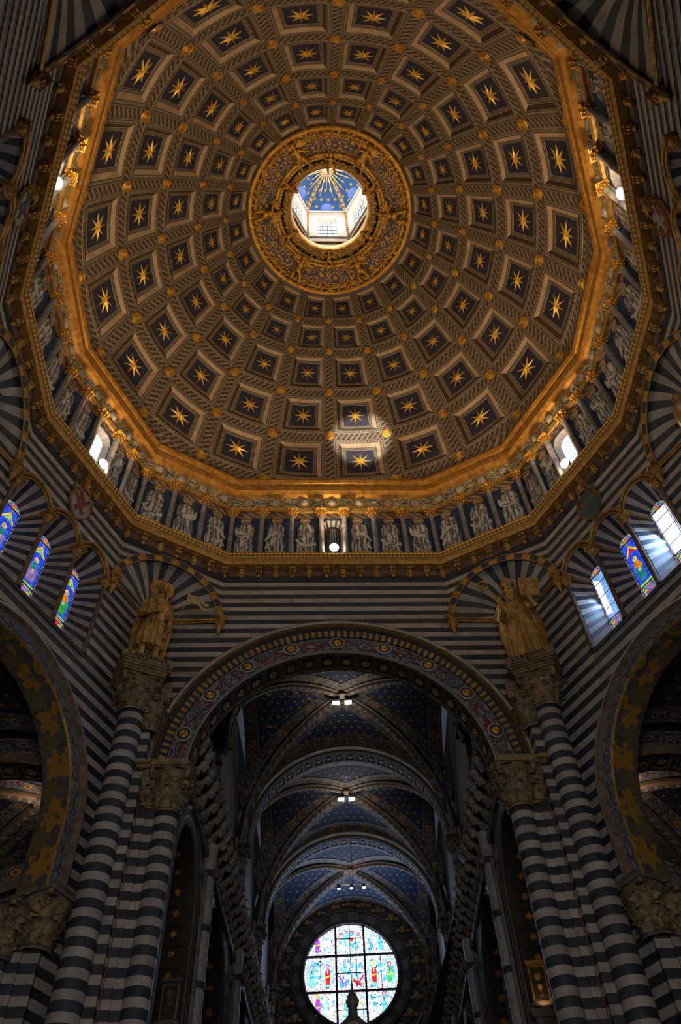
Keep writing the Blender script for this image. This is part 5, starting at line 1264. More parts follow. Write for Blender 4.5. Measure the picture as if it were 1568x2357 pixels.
# gilded head of a further statue in each mid niche
for sg,side in((1,'right'),(-1,'left')):
    A=Vector((sg*(V2R.x-.55),V2R.y-.0))
    fm=MB(); fm.lathe([(.30,-1.5),(.42,-1.2),(.40,-.6),(.30,-.32),(.12,-.26)],18); fm.tube([(0,0,-.3),(0,-.02,-.08)],[.12,.1],10); face(fm,(0,-.03,.0),1.08)
    for i in range(22):
        a=i*pi*.96/21
        for k in range(5): fm.ell((.19*cos(a),.02+.15*sin(a),.14-.10*k),(.06,.06,.07),6,5)
    e=empty('gilded_statue',FD@Matrix.Translation((A.x,A.y,16.73))@Matrix.Rotation(-sg*rad(86),4,'Z'),label='gilded haloed statue cut by the %s picture edge, only its head showing'%side,cat='statue')
    fm.lathe([(.46,-2.95),(.44,-1.5),(.42,-1.2)],18); fm.lathe([(.0,-2.95),(.46,-2.95)],18)
    b=fm.obj('body',GILT,e,Matrix.Translation((0,0,2.98)),smooth=60)
    mb=MB(); mb.lathe([(.0,.02),(.24,.03),(.40,.04),(.43,.0),(.40,-.02),(.0,-.01)],32); mb.obj('halo',GOLD,e,Matrix.Translation((0,.16,3.02))@Matrix.Rotation(rad(78),4,'X'),smooth=50)
    pe=empty('striped_pier',FD,label='banded pier outside the %s edge carrying a gilded statue'%side,cat='pier'); lo=MB()
    for j in range(77): lo.lathe([(.335,j*CH_),(.335,(j+1)*CH_)],14,(A.x,A.y,0),m=j%2)
    tag(lo.obj('banded_shaft',[WHITE,DARK],pe,smooth=50),kind='stuff'); capital(pe,(A.x,A.y),.335,14.95,16.22,.58)
    pl=MB(); pl.box((A.x,A.y,16.48),(1.4,1.4,.5)); pl.obj('plinth',CARVED,pe)
# ---------------------------------------------------------------- shields with gilded ribbons
def shield(M,label,face_,txt=None,device=None,sz=.55):
    e=empty('heraldic_shield',FD@M,label=label,cat='shield')
    out=[(-.42,.55),(-.2,.48),(0,.56),(.2,.48),(.42,.55),(.36,.2),(.42,-.15),(.28,-.42),(0,-.72),(-.28,-.42),(-.42,-.15),(-.36,.2)]
    b=MB(); b.extrude([(x*1.08,y*1.07) for x,y in out],.06,0,XZ); b.obj('rim',GOLDP,e,Matrix.Translation((0,-.02,0)))
    b=MB(); b.extrude(out,.08,0,XZ); b.obj('field',face_,e,Matrix.Translation((0,-.03,0)))
    if device:
        b=MB(); b.extrude(ellpoly(-.02,.0,.16,.30,10),.02,0,XZ); b.extrude(ellpoly(-.10,.34,.11,.11,8),.02,0,XZ); b.extrude([(.1,.0),(.28,.2),(.24,.4),(.16,.2),(.05,.1)],.02,0,XZ); b.extrude([(-.12,-.2),(-.24,-.34),(-.12,-.5),(-.04,-.3)],.02,0,XZ); b.extrude([(.06,-.2),(.2,-.3),(.12,-.46),(.0,-.3)],.02,0,XZ); b.extrude([(-.14,.1),(-.3,.2),(-.32,.08),(-.16,0)],.02,0,XZ)
        b.obj('lion_device',device,e,Matrix.Translation((0,-.11,0)))
    if txt: letters(txt,.20,GOLDP,e,Matrix.Translation((0,-.115,.12))@XZ,'shield_lettering')
    b=MB(); b.lathe([(.13,.55),(.15,.62),(.12,.75),(.16,.86),(.15,.92)],10); b.obj('clasp',GOLDP,e,Matrix.Translation((0,-.05,0)))
    for s in(-1,1):
        b=MB(); pts=[(s*(.16+.16*t/12+.10*t/12),-.06-.05*sin(t*1.3),.78+.13*sin(t*.9)-.055*t) for t in range(14)]
        b.tube(pts,[.05+.02*sin(t*2.2) for t in range(14)],7)
        for t in range(1,14): b.lathe([(.055,-.012),(.085,0),(.055,.012)],8,pts[t])
        b.obj('ribbon_garland',GOLDP,e,smooth=40)
    return e
for sg in(1,-1):
    pf=SW[sg][0]; s_=pf.s_of(Q[7] if sg>0 else mir(Q[7])); mids=(s_+pf.s_of(Q[8] if sg>0 else mir(Q[8])))/2
    M=pf.M(mids-.10,-.02,20.25); shield(M,'blue grey shield lettered in gold beside the right lancets' if sg>0 else 'white and red lion shield beside the left lancets',SHB if sg>0 else SHW,'LIBERTAS' if sg>0 else None,SHR if sg<0 else None)
    p2=PF(V2R if sg>0 else mir(V2R),V3R if sg>0 else mir(V3R)); m2=(p2.s_of(Q[9] if sg>0 else mir(Q[9]))+p2.s_of(Q[10] if sg>0 else mir(Q[10])))/2
    shield(p2.M(m2-.1,-.02,20.2),'red and white shield high at the %s picture edge'%('right' if sg>0 else 'left'),SHR if sg>0 else SHW,None,SHW if sg>0 else SHB)
BUSTM=mottled('tawny_bust_stone',(.42,.33,.26),(.17,.125,.095),7,.7,0,.3,.4,20)
def bust(kind):
    b=MB(); b.ell((0,.06,-.12),(.26,.15,.16),12,7); b.ell((0,.02,-.02),(.15,.12,.12),10,6); b.tube([(0,.03,-.05),(0,-.02,.12)],[.075,.07],8)
    b.ell((0,-.05,.22),(.10,.12,.14),10,8); b.tube([(0,-.16,.24),(0,-.19,.19)],[.014,.025],6); b.ell((0,-.13,.13),(.07,.06,.05 if kind!=1 else .09),8,5)
    b.ell((-.045,-.155,.255),(.03,.02,.014),6,4); b.ell((.045,-.155,.255),(.03,.02,.014),6,4)
    if kind==0: b.lathe([(.115,.28),(.13,.33),(.12,.40),(.125,.41),(.10,.48),(.105,.49),(.05,.56),(.0,.59)],10,(0,-.03,0))
    elif kind==1: b.extrude([(-.125,0),(.125,0),(.14,.14),(0,.32),(-.14,.14)],.14,0,Matrix.Translation((0,.04,.30))@XZ)
    else: b.lathe([(.115,.28),(.135,.31),(.125,.42),(.09,.50),(.0,.54)],10,(0,-.03,0)); b.ell((0,-.03,.42),(.14,.13,.02),10,4)
    return b.mesh('papal_bust',BUSTM,60)
BUSTS=[bust(k) for k in range(3)]
b=MB(); b.box((0,0,0),(.24,.20,.14),0); b.box((0,0,-.10),(.18,.15,.07),0); b.box((0,0,.06),(.26,.23,.03),1); b.box((0,-.105,.0),(.22,.015,.13),1); MODI=b.mesh('modillion',[TERRA,BUSTM])
b=MB(); b.box((.0,0,.0),(.12,.05,.42)); b.ell((0,0,-.22),(.07,.05,.06),6,4); DIVI=b.mesh('bust_divider',STONE)
b=MB(); b.box((0,0,0),(.05,.52,.17)); b.box((0,0,.10),(.07,.58,.03)); b.box((0,0,-.10),(.07,.58,.03)); 
for q in range(7): b.box((0,-.2+q*.066,0),(.056,.02,.09),1)
TABL=b.mesh('name_tablet',[COLT,BLACK]) if False else b.mesh('name_tablet',[STONE,BLACK])
b=MB(); b.tube([(-.09,0,.02),(.09,0,.0)],.012,5); b.tube([(0,0,-.06),(0,0,.06)],.012,5); STUB=b.mesh('iron_stub',BLACK)
# ================================================================ NAVE
NX=-.03; NS,NR=18.45,4.06; YA=[22.5,29.8,36.95]; YE=44.3; WX=4.50
NF=Matrix.Translation((NX,0,0))
class PN:                                                     # cross plane at world y = Y (s from the axis)
    def __init__(s,Y): s.Y=Y
    def p(s,t,d,z): return Vector((t,s.Y+d,z))
nv=tag(MB().obj('ceiling_nave',STARV,M=NF),kind='structure',label='deep blue starred rib vaults of the nave')
bays=[(18.4,22.2,True),(22.85,29.45,True),(30.15,36.6,True),(37.3,44.25,True)]
RIBM=[mottled('grey_rib_paint',(.17,.16,.155),(.08,.075,.07),6,.7,0,0,.2),EDGEG,ROPE]
bosses=[]
for (y0,y1,b) in bays:
    cy=(y0+y1)/2; T=lambda x,y,z,cy=cy: Vector((x,cy+y,z))
    bosses.append(vault(nv,T,4.3,(y1-y0)/2,NS-.05,4.45,STARV,RIBBAND,RIBM,.22,endband=.85))
def flower_arch(n,Y,label):
    pf=PN(Y); mb=MB()
    archsweep(mb,pf,0,NS,NS-.1,[(NR+.55,-.36),(NR+.30,-.36)],[1],n=48); archsweep(mb,pf,0,NS,NS-.1,[(NR+.30,-.36),(NR+.22,-.42),(NR+.14,-.36),(NR+.02,-.34),(NR,-.28)],[0,0,1,0],n=48)
    archsweep(mb,pf,0,NS,NS-.1,[(NR+.5,.36),(NR,.34)],[1],n=48); archsweep(mb,pf,0,NS,NS-.1,[(NR,-.28),(NR,.34)],[2],n=48)
    o=mb.obj('trim_%d'%n,[GREYM,SHADE,BLUEP],M=NF,kind='structure',smooth=35,label=label)
    soffit_coffers(pf,0,NS,NR,-.30,.34,26,o,rmat=ROSEG,fieldm=ARCHB,frame=ARCHG,rs=.75)
fl=MB()
for q in range(8): a=2*pi*q/8; fl.ell((.12*cos(a),.12*sin(a),.02),(.085,.045,.035),7,4,M=Matrix.Rotation(a,3,'Z'))
fl.ell((0,0,.03),(.07,.07,.04),8,5); ROSEG=fl.mesh('rosette',GOLD,60)
ARCHB=mottled('soffit_blue',(.05,.07,.13),(.035,.05,.09),5,.7,0,.2); ARCHG=mottled('soffit_grey_blue',(.17,.18,.22),(.10,.11,.14),5,.7,0,.2)
flower_arch(20,YA[0],'nearest nave transverse arch with gold rosettes'); flower_arch(21,YA[1],'second nave transverse arch lit by a lamp at its crown'); flower_arch(22,YA[2],'third nave transverse arch before the rose window')
# clerestory walls
COLG=mottled('grey_cluster_shaft',(.23,.225,.22),(.13,.125,.125),3,.6,0,.2)
CLW=mottled('clerestory_stone',(.14,.13,.125),(.075,.07,.07),1.5,.75,0,0)
for sg,side in((1,'right'),(-1,'left')):
    mb=MB(); mb.grid(lambda y,z: (sg*(WX+.12),y,z),2,1,0,(18.15,YE),(15.5,22.9)); cl=mb.obj('wall_clerestory_'+side,CLW,M=NF,kind='structure',label='%s nave wall above the row of busts'%side)
    for Y in YA+[YE-.35]:
        k=MB()
        for dx,dy,r in((.0,0,.20),(.12,-.34,.10),(.12,.34,.10),(.22,-.52,.075),(.22,.52,.075)):
            k.lathe([(r+.05,15.65),(r+.05,15.8),(r,15.85),(r,17.75)],10,(sg*(WX-.16+dx),Y+dy,0))
        k.obj('column_cluster',COLG,cl,smooth=50)
        d=MB()
        for q in range(3): d.lathe([(.205,15.9+q*.62),(.205,16.1+q*.62)],12,(sg*(WX-.16),Y,0))
        d.obj('dark_ring',DARK,cl,smooth=50)
        c=MB(); c.lathe([(.22,17.7),(.26,17.75),(.22,17.8),(.24,18.0),(.34,18.25)],12,(sg*(WX-.16),Y,0))
        rg=random.Random(int(Y*10))
        for q in range(26): a=rg.random()*2*pi; z=rg.uniform(17.85,18.25); rr=.24+.16*(z-17.85)/.4; c.ell((sg*(WX-.16)+rr*cos(a),Y+rr*1.5*sin(a),z),(.06,.08,.08),6,5)
        c.box((sg*(WX-.16),Y,18.32),(.70,1.1,.10)); c.obj('cluster_capital',STONE,cl,smooth=50)
        for dy in(-.75,.75):
            t=MB(); t.tube([(sg*(WX+.02),Y+dy,15.6),(sg*(WX+.02),Y+dy,18.4)],.08,8); t.obj('wall_shaft',COLG,cl,smooth=50)
    # arcade wall with round arches
    class PA:
        def p(s,t,d,z): return Vector((sg*(WX-.02+d),t,z))
    pa=PA(); PY=[22.9,30.3,37.6]; opn=[(20.6,1.75),(26.6,2.95),(33.95,2.9),(41.0,2.65)]; az=11.15
    tops=[12.0,11.2,11.2,11.3]
    holes=[ArchHole(c,tz,r) for (c,r),tz in zip(opn,tops)]
    mb=MB()
    for xa,xb,ya,yb,za,zb in slices(lambda z:(18.1,YE),holes,0,14.3,60): mb.poly([pa.p(xa,0,za),pa.p(ya,0,za),pa.p(yb,0,zb),pa.p(xb,0,zb)],0,[(xa,za),(ya,za),(yb,zb),(xb,zb)])
    aw=mb.obj('wall_arcade_'+side,CLW,M=NF,kind='structure',label='%s nave arcade of round arches under the busts'%side)
    for (c,r),tz in zip(opn,tops):
        m_=MB(); archsweep(m_,pa,c,tz,6,[(r+.50,-.02),(r+.46,-.08),(r+.38,-.02)],[0,0],n=40); m_.obj('arch_moulding',COLG,aw,smooth=40)
        m_=MB(); archsweep(m_,pa,c,tz,6,[(r+.36,-.03),(r+.26,-.03)],[0],n=40,us=7); m_.obj('bead_course',EGGS,aw)
        m_=MB(); archsweep(m_,pa,c,tz,6,[(r+.24,-.03),(r+.14,.0),(r+.06,.02),(r,.06)],[0,0,0],n=40); m_.obj('arch_face',COLG,aw,smooth=40)
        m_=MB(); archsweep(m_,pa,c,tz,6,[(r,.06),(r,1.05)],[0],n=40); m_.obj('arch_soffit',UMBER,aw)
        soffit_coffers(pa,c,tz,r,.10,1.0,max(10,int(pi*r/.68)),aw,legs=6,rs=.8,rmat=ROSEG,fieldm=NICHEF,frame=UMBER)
        m_=MB(); archsweep(m_,pa,c,tz,6,[(r,1.05),(r+.35,1.05)],[0],n=30); m_.obj('arch_back',SHADE,aw)
    # roundels in the spandrels
    for Y in PY:
        for dy in(-.62,.62):
            t=MB(); t.lathe([(.16,.0),(.20,.05),(.26,.05),(.30,.0)],18); t.obj('spandrel_roundel',COLG,aw,Matrix.Translation((sg*(WX-.04),Y+dy,13.55))@Matrix.Rotation(-sg*pi/2,4,'Y'),smooth=50)
    # slender half columns
    for q,Y in enumerate(PY):
        e=empty('nave_column',NF@Matrix.Translation((sg*(WX-.18),Y,0)),label='%s grey round nave column with dark rings, %s from the crossing'%(side,('first','second','third')[q]),cat='column',group='slender nave columns')
        b=MB(); b.lathe([(.42,0),(.42,.3),(.30,.45),(.215,.6),(.215,8.95),(.21,9.15),(.20,14.6)],20); b.obj('shaft',GREYM,e,smooth=50)
        for z in(9.0,):
            k=MB(); k.lathe([(.215,z-.28),(.27,z-.22),(.26,z-.05),(.30,z-.02),(.30,z+.10),(.215,z+.2)],20); k.obj('moulded_ring',STONE,e,smooth=40)
        for z,rr in((10.55,.222),(12.05,.222),(13.65,.26)):
            k=MB(); k.lathe([(.2,z-.10),(rr,z-.09),(rr,z+.07),(.2,z+.09)],20); k.obj('dark_ring',DARK,e,smooth=40)
        k=MB(); 
        for t in(-.30,.30): k.tube([(.04*sg,t,6),(.04*sg,t,13.6)],.06,8)
        k.obj('side_shaft',COLG,e,smooth=50)
        k=MB(); k.ell((-sg*.26,-.20,13.62),(.12,.12,.17),8,6); k.ell((-sg*.26,.2,13.62),(.12,.12,.17),8,6); k.obj('bracket_head',STONE,e,smooth=60)
    # cornice with papal busts
    XI,ZI,XO,ZO=3.94,15.62,4.48,14.24
    mb=MB(); prof=[(XO+.1,ZI+.02),(XI,ZI+.02),(XI-.01,ZI-.06),(XI+.06,ZI-.10),(XI+.10,ZI-.22),(XO-.02,ZI-.34),(XO,ZO+.12),(XO-.10,ZO+.08),(XO-.10,ZO-.06),(XO-.04,ZO-.10)]
    for j in range(len(prof)-1):
        mb.poly([(sg*prof[j][0],18.05,prof[j][1]),(sg*prof[j][0],YE,prof[j][1]),(sg*prof[j+1][0],YE,prof[j+1][1]),(sg*prof[j+1][0],18.05,prof[j+1][1])],0,[(0,0),(30,0),(30,1),(0,1)])
    co=mb.obj('trim_%d'%(23+(sg>0)),TERRA,M=NF,kind='structure',label='%s nave cornice carrying a long row of stone busts'%side)
    y=18.45; k=0
    while y<43.9:
        rg=random.Random(k*3+sg)
        M=Matrix.Translation((sg*(XI+.34),y,ZI-.82))@Matrix.Rotation(-sg*pi/2,4,'Z')@Matrix.Rotation(rad(30),4,'X')@Matrix.Rotation(rad(rg.uniform(-12,12)),4,'Z')@Matrix.Scale(1.22,4)
        link('papal_bust',BUSTS[k%3],co,M)
        link('modillion',MODI,co,Matrix.Translation((sg*(XI+.09),y+.36,ZI-.19))); link('modillion',MODI,co,Matrix.Translation((sg*(XI+.09),y,ZI-.19)))
        link('bust_divider',DIVI,co,Matrix.Translation((sg*(XI+.42),y+.36,ZI-.66)))
        link('name_tablet',TABL,co,Matrix.Translation((sg*(XO-.10),y,ZO+.0)))
        link('iron_stub',STUB,co,Matrix.Translation((sg*(XI-.02),y+.1,ZI+.05)))
        y+=.72; k+=1
# ================================================================ END WALL WITH ROSE WINDOW
RZ,RRd,RX=19.20,2.52,-.18
mb=MB()
hole=[ArchHole(RX,RZ,RRd)]
mb.lathe([(RRd+.02,0),(7.5,0)],64,M=Matrix.Rotation(pi/2,4,'X')); mb.v=[(x+RX,y+YE,z+RZ) for x,y,z in mb.v]
ew=mb.obj('wall_end',mottled('dark_painted_end_wall',(.085,.065,.06),(.045,.038,.04),2,.75,0,0),M=NF,kind='structure',label='dark painted end wall around the rose window')
RM=Matrix.Translation((RX+NX,YE,RZ))
def rring(name,prof,mat,par,n=64,mf=None): 
    m=MB(); m.lathe(prof,n,M=Matrix.Rotation(pi/2,4,'X'),mf=mf); m.uv=[[(u*40,v) for u,v in q] if q else q for q in m.uv]; return m.obj(name,mat,par,smooth=40)
rw=MB(); rw.lathe([(RRd-.0,-.02),(RRd,.22),(RRd+.08,.26),(RRd+.16,.22),(RRd+.18,.10)],64,M=Matrix.Rotation(pi/2,4,'X')); rose=rw.obj('window_1',DARK,None,RM,smooth=40,kind='structure',label='great round stained glass rose window glowing white and blue')
rring('voussoir_ring',[(RRd+.20,.09),(RRd+.62,.14)],[mottled('blue_grey_voussoir',(.13,.14,.19),(.09,.095,.13),3),mottled('dark_voussoir',(.06,.055,.065),(.04,.04,.05),3)],rose,n=72,mf=lambda i,j:(i//2)%2)
rring('inner_roll',[(RRd+.62,.08),(RRd+.66,.18),(RRd+.74,.20),(RRd+.80,.10)],DARK,rose)
hm=MB(); hm.ell((0,0,0),(.17,.13,.21),10,8); hm.ell((0,-.12,-.02),(.03,.05,.05),6,4); hm.ell((0,.02,.08),(.20,.12,.17),10,6); hm.ell((-.26,.03,-.05),(.17,.06,.10),8,5); hm.ell((.26,.03,-.05),(.17,.06,.10),8,5); HEADC=hm.mesh('cherub_head',mottled('bronzed_carving',(.42,.27,.14),(.18,.11,.06),6,.6,.2,.2),60)
dm=MB(); dm.extrude([(-.17,0),(0,-.24),(.17,0),(0,.24)],.05,0,XZ); DIAM=dm.mesh('dark_lozenge',DARK)
for q in range(26):
    a=2*pi*(q+.5)/26; R_=RRd+1.12; M=Matrix.Translation((R_*cos(a),-.12,R_*sin(a))); link('cherub_head',HEADC,rose,M@Matrix.Rotation(-(a-pi/2)*.0,4,'Y'))
    a=2*pi*q/26; link('dark_lozenge',DIAM,rose,Matrix.Translation((R_*cos(a),-.06,R_*sin(a)))@Matrix.Rotation(-(a-pi/2),4,'Y'))
rring('outer_moulding',[(RRd+1.50,.05),(RRd+1.55,.16),(RRd+1.66,.16),(RRd+1.72,.05)],TERRA,rose)
rring('painted_arch_ring',[(RRd+1.75,.04),(RRd+2.2,.06)],RIBBAND,rose)
for s in(-1,1):                                               # hanging fruit festoons and gilded tendrils
    m=MB(); rg=random.Random(4)
    for q in range(46): t=q/46; m.ell((s*(3.75+rg.uniform(-.13,.13)),-.2+rg.uniform(-.06,.06),-.4-3.0*t),(.09,.09,.10),6,5)
    m.obj('fruit_festoon',STONE,rose,smooth=60)
    m=MB(); m.tube([(s*(3.3+.25*sin(t*.7)),-.1,.9-.22*t) for t in range(12)],[.05-.003*t for t in range(12)],6); m.tube([(s*(3.75-.15*t),-.1,.55-.10*t*t*.3) for t in range(5)],.045,6); m.obj('gilded_tendril',GOLDP,rose,smooth=60)
# nine glass lights, cut to the circle
xs=[-2.6,-.78,.78,2.6]; bw=.055
def clip_rect(x0,x1,z0,z1,R_):
    # polygon of rectangle clipped by circle: sample border in small steps
    pts=[]
    N=14
    e=[(x0+(x1-x0)*t/N,z0) for t in range(N)]+[(x1,z0+(z1-z0)*t/N) for t in range(N)]+[(x1-(x1-x0)*t/N,z1) for t in range(N)]+[(x0,z1-(z1-z0)*t/N) for t in range(N)]
    for x,z in e:
        r=math.hypot(x,z)
        if r>R_: x,z=x*R_/r,z*R_/r
        x=min(max(x,x0),x1); z=min(max(z,z0),z1)
        if not pts or math.hypot(pts[-1][0]-x,pts[-1][1]-z)>.01: pts.append((x,z))
    return pts
def flat(poly,y,mat,name,par,sc=1.0): 
    m=MB(); m.poly([(x,y,z) for x,z in poly],0,[(x*sc,z*sc) for x,z in poly]); return m.obj(name,mat,par)
GR={k:flatglass('rose_'+k,c,2.2) for k,c in dict(red=(.6,.02,.03),blue=(.05,.25,.9),azure=(.15,.62,.95),violet=(.28,.08,.55),green=(.08,.5,.2),gold=(.8,.45,.05),crimson=(.5,.02,.12)).items()}
GROSEF=flatglass('rose_flesh',(.9,.75,.65),1.3)
def saint(par,cx,cz,s,rc,hc):
    flat(ellpoly(cx,cz+.55*s,.13*s,.15*s,14),.0-.03,GR[hc],'halo',par); flat(ellpoly(cx,cz+.53*s,.075*s,.10*s,12),-.034,GROSEF,'face',par)
    flat([(cx-.14*s,cz-.50*s),(cx+.12*s,cz-.52*s),(cx+.17*s,cz+.10*s),(cx+.10*s,cz+.40*s),(cx-.10*s,cz+.40*s),(cx-.18*s,cz+.12*s)],-.03,GR[rc],'robe',par)
    flat([(cx-.16*s,cz-.05*s),(cx+.15*s,cz+.02*s),(cx+.14*s,cz-.06*s),(cx-.15*s,cz-.14*s)],-.035,GR['gold' if rc!='azure' else 'blue'],'sash',par); flat([(cx-.05*s,cz+.36*s),(cx+.04*s,cz+.36*s),(cx+.02*s,cz+.12*s),(cx-.04*s,cz+.12*s)],-.036,GR['azure' if rc=='red' else 'crimson'],'drapery',par)
for i in range(3):
    for j in range(3):
        x0,x1=xs[i]+bw,xs[i+1]-bw; z0,z1=(-2.6,-.88,.88,2.6)[j]+bw,(-2.6,-.88,.88,2.6)[j+1]-bw
        pb=clip_rect(x0,x1,z0,z1,RRd-.03); bordr=flat(pb,.0,G_ROSEB,'glass_light',rose)
        cx=sum(p[0] for p in pb)/len(pb); cz=sum(p[1] for p in pb)/len(pb)
        inner_=clip_rect(x0+.12,x1-.12,z0+.12,z1-.12,RRd-.17); flat(inner_,-.015,G_ROSE,'pale_field',bordr)
        if j==1 and i!=1:
            for q in(-1,1):
                flat(ellpoly(cx+q*.42,0,.30,.66,20),-.02,GR['azure'],'pointed_frame',bordr); flat(ellpoly(cx+q*.42,0,.25,.60,20),-.024,G_ROSE,'frame_field',bordr)
                saint(bordr,cx+q*.42,-.08,.86,{(0,-1):'azure',(0,1):'red',(2,-1):'red',(2,1):'green'}[(i,q)],{(0,-1):'blue',(0,1):'violet',(2,-1):'gold',(2,1):'crimson'}[(i,q)])
        elif (i,j)==(1,1):
            for q in(-1,1): saint(bordr,q*.30,.32,.55,'azure','red'); flat([(q*.62,-.1),(q*.70,-.12),(q*.30,-.70),(q*.24,-.62)],-.03,GR['violet' if q<0 else 'crimson'],'angel_wing',bordr); flat([(q*.12,-.25),(q*.55,-.55),(q*.48,-.66),(q*.08,-.42)],-.03,GR['blue' if q<0 else 'red'],'angel_robe',bordr)
        elif i==1:
            for q in(-1.5,-.5,.5,1.5): flat(ellpoly(q*.34,cz+.42-abs(q)*.12,.10,.12,12),-.03,GR['crimson' if j==2 else 'gold'],'halo',bordr); flat(ellpoly(q*.34,cz+.39-abs(q)*.12,.065,.085,12),-.034,G_ROSE,'face',bordr)
            flat([(.02,cz+.1),(.22,cz+.1),(.18,cz-.10),(.04,cz-.12)],-.03,GR['red'],'robe',bordr); flat([(-.35,cz+.2),(-.15,cz+.2),(-.2,cz-.3),(-.3,cz-.3)],-.03,GR['azure'],'robe',bordr)
        else: saint(bordr,cx-.05+.25*(1-i)*(-1),cz,.85,{(0,2):'violet',(2,2):'azure',(0,0):'violet',(2,0):'azure'}[(i,j)],{(0,2):'crimson',(2,2):'red',(0,0):'gold',(2,0):'crimson'}[(i,j)])
b=MB()
for x in(-.78,.78): h=math.sqrt(RRd**2-x*x); b.box((x,-.04,0),(.10,.08,2*h))
for z in(-.88,.88): h=math.sqrt(RRd**2-z*z); b.box((0,-.045,z),(2*h,.08,.10))
b.obj('stone_bar',BLACK,rose)
b=MB()
for x,z0,z1 in((0,-2.5,2.5),(-1.62,-.9,.9),(1.62,-.9,.9)): b.box((x,-.05,(z0+z1)/2),(.035,.04,z1-z0))
for z,x0,x1 in((1.75,-.78,.78),(0,-.78,.78),(-1.75,-.78,.78)): b.box(((x0+x1)/2,-.05,z),(x1-x0,.04,.035))
b.obj('iron_bar',BLACK,rose)
l=bpy.data.lights.new('rose_daylight','AREA'); l.shape='DISK'; l.size=4.6; l.energy=320; l.color=(.45,.66,1.0)
o=bpy.data.objects.new('rose_daylight',l); COL.objects.link(o); o.location=(RX,YE-.35,RZ); o.rotation_euler=Euler((-pi/2,0,0))
# ---------------------------------------------------------------- nave lamps
def twin(c,label):
    e=empty('twin_floodlight',NF@Matrix.Translation((c.x,c.y,c.z-.30)),label=label,cat='floodlight',group='twin lamps at the nave bosses')
    b=MB(); b.box((0,0,.12),(.5,.16,.10)); b.tube([(0,0,.1),(0,0,.35)],.04,6); b.box((-.20,0,0),(.06,.3,.2)); b.box((.20,0,0),(.06,.3,.2)); b.obj('bracket',BLACK,e)
    for s in(-1,1):
        q=MB(); q.box((0,0,0),(.34,.30,.10)); h=q.obj('lamp_head',BLACK,e,Matrix.Translation((s*.26,-.08,-.06))@Matrix.Rotation(rad(-38),4,'X'))
        q=MB(); q.box((0,0,-.06),(.28,.15,.02)); q.obj('lamp_panel',LED,h)
    lamp('nave_lamp','POINT',(c.x+NX,c.y-.1,c.z-.95),LAMP_W*1.6,(1,.84,.66),.2)
twin(bosses[1],'twin white floodlight hanging at the nearest nave vault boss'); twin(bosses[2],'twin white floodlight hanging at the second nave vault boss')
c=bosses[3]; e=empty('lamp_rail',NF@Matrix.Translation((c.x,c.y,c.z-.75)),label='hanging rail with three small white lamps before the rose window',cat='lamp rail')
b=MB(); b.tube([(-.75,0,0),(.75,0,0)],.03,6); b.tube([(0,0,0),(0,0,.66)],.025,6); b.obj('rail',STONE,e)
for x in(-.62,.05,.72): b=MB(); b.lathe([(.0,.0),(.07,-.02),(.09,-.12),(.10,-.2)],10); h=b.obj('lamp_head',BLACK,e,Matrix.Translation((x,0,0)),smooth=40); b=MB(); b.ell((0,0,-.2),(.10,.10,.04),10,5); b.obj('lens',LED,h)
lamp('rail_lamp','POINT',(c.x+NX,c.y-.2,c.z-1.2),LAMP_W*1.1,(1,.88,.72),.3)
b=MB(); b.tube([(.12,36.98,22.56),(.12,36.98,15.8)],.012,5); b.obj('hanging_wire',BLACK,None,NF,label='thin dark wire hanging from the third nave arch crown',cat='wire')
# ---------------------------------------------------------------- chandelier-like finial of the tabernacle in front of the rose
e=empty('bronze_tabernacle',Matrix.Translation((-.035,8.0,1.15)),label='dark bronze tabernacle finial silhouetted against the rose window',cat='tabernacle')
b=MB(); b.lathe([(.30,0),(.34,.05),(.34,.12),(.20,.25),(.12,.5),(.16,.6),(.10,.75),(.09,1.0),(.14,1.15),(.22,1.3),(.25,1.5),(.25,1.9),(.20,2.1)],20); b.obj('base',BRONZE,e,smooth=40)
b=MB(); b.lathe([(.20,2.1),(.135,2.5),(.115,2.95),(.105,3.10),(.150,3.13),(.152,3.17),(.115,3.20),(.070,3.24),(.045,3.27),(.042,3.33)],20); b.obj('dome_cap',BRONZE,e,smooth=40)
b=MB(); b.lathe([(.042,3.33),(.05,3.35),(.052,3.40),(.035,3.44),(.015,3.46),(.012,3.50),(.006,3.56),(.0,3.58)],16)
for q in range(8): a=2*pi*q/8; b.tube([(.046*cos(a),.046*sin(a),3.34),(.056*cos(a),.056*sin(a),3.39),(.03*cos(a),.03*sin(a),3.45)],.008,5)
b.obj('finial',BRONZE,e,smooth=50)
b=MB()
for q in range(10):
    a=2*pi*q/10
    for t in range(7): z=2.35+t*.11; r=.16-.05*t/7; b.ell((r*cos(a+.2*sin(t)),r*sin(a+.2*sin(t)),z),(.022,.022,.035),6,4)
b.obj('relief_scrolls',BRONZE,e,smooth=50)
b=MB(); b.box((-.03,8,.5),(2.6,1.1,1.0)); b.box((-.03,8,1.075),(2.9,1.4,.15)); b.box((-.03,8,.06),(3.0,1.5,.12)); b.obj('high_altar',mottled('altar_marble',(.35,.33,.30),(.25,.23,.21),2),None,None,label='marble altar block under the bronze tabernacle',cat='altar')
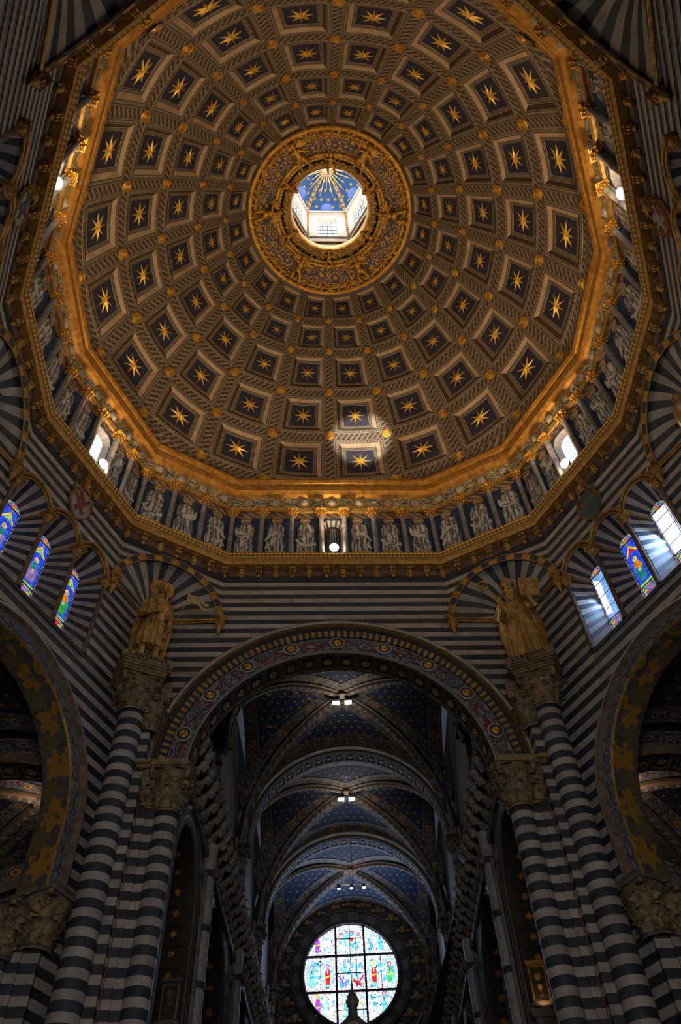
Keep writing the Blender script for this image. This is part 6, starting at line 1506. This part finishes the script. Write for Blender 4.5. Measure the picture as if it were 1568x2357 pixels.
# ---------------------------------------------------------------- lit side altar frames beside the first nave columns
for sg,side in((1,'right'),(-1,'left')):
    e=empty('altar_frame',NF@Matrix.Translation((sg*4.86,22.18,9.42))@Matrix.Scale(.42,4),label='gilded altar panel in a moulded frame fixed beside the first %s nave column'%side,cat='altar panel',group='aisle altar panels')
    b=MB(); b.box((0,0,1.2),(1.0,.16,2.3)); b.obj('panel',BRONZE,e)
    b=MB(); b.box((0,-.1,-.02),(1.5,.4,.18)); b.obj('sill',STONE,e); b=MB(); b.box((0,-.1,2.42),(1.3,.34,.16)); b.box((0,-.08,2.32),(1.15,.26,.10)); b.obj('cornice',GOLDP if sg>0 else STONE,e)
    b=MB()
    for x in(-.5,.5): b.box((x,-.10,1.2),(.10,.08,2.2))
    b.box((0,-.10,.16),(1.0,.08,.10)); b.box((0,-.10,2.2),(1.0,.08,.08)); b.obj('moulding',GOLDP if sg>0 else COLG,e)
    b=MB(); b.lathe([(.0,.0),(.14,.02),(.05,.12),(.04,.3),(.16,.42),(.2,.6),(.12,.66)],12); b.ell((0,0,1.1),(.2,.05,.28),8,6); b.obj('relief_urn',GOLDP if sg>0 else STONE,e,Matrix.Translation((0,-.1,.5)),smooth=50)
    b=MB(); b.box((0,.15,-.4),(1.7,.7,.5)); b.box((0,.2,-.9),(1.3,.6,.6)); b.obj('console',STONE,e)
    if sg>0: lamp('assumed_altar_light','SPOT',(4.83,21.85,9.35),5,(1,.6,.28),.03,(4.83,22.12,9.9),130,.6)  # assumed spot for the glowing panel, no fixture built
# iron tie rod at the left aisle
for sg,side in((1,'right'),(-1,'left')):
    b=MB(); b.tube([(sg*6.4,8.05,8.2),(sg*12.5,8.05,8.2)],.03,6); b.obj('tie_rod',BLACK,None,FD,label='black iron tie rod across the %s aisle arch'%side,cat='tie rod',group='aisle tie rods')
# floor
mb=MB(); mb.poly([(-22,-6,0),(22,-6,0),(22,46,0),(-22,46,0)]); mb.obj('floor',mottled('marble_floor',(.30,.27,.24),(.20,.18,.17),1.5,.5,0,0),None,None,kind='structure',label='marble floor')
# nave roof closure above the crossing arch
mb=MB(); mb.poly([(-4.7,17.9,14.0),(4.7,17.9,14.0),(4.7,17.9,23.5),(-4.7,17.9,23.5)]) if False else None
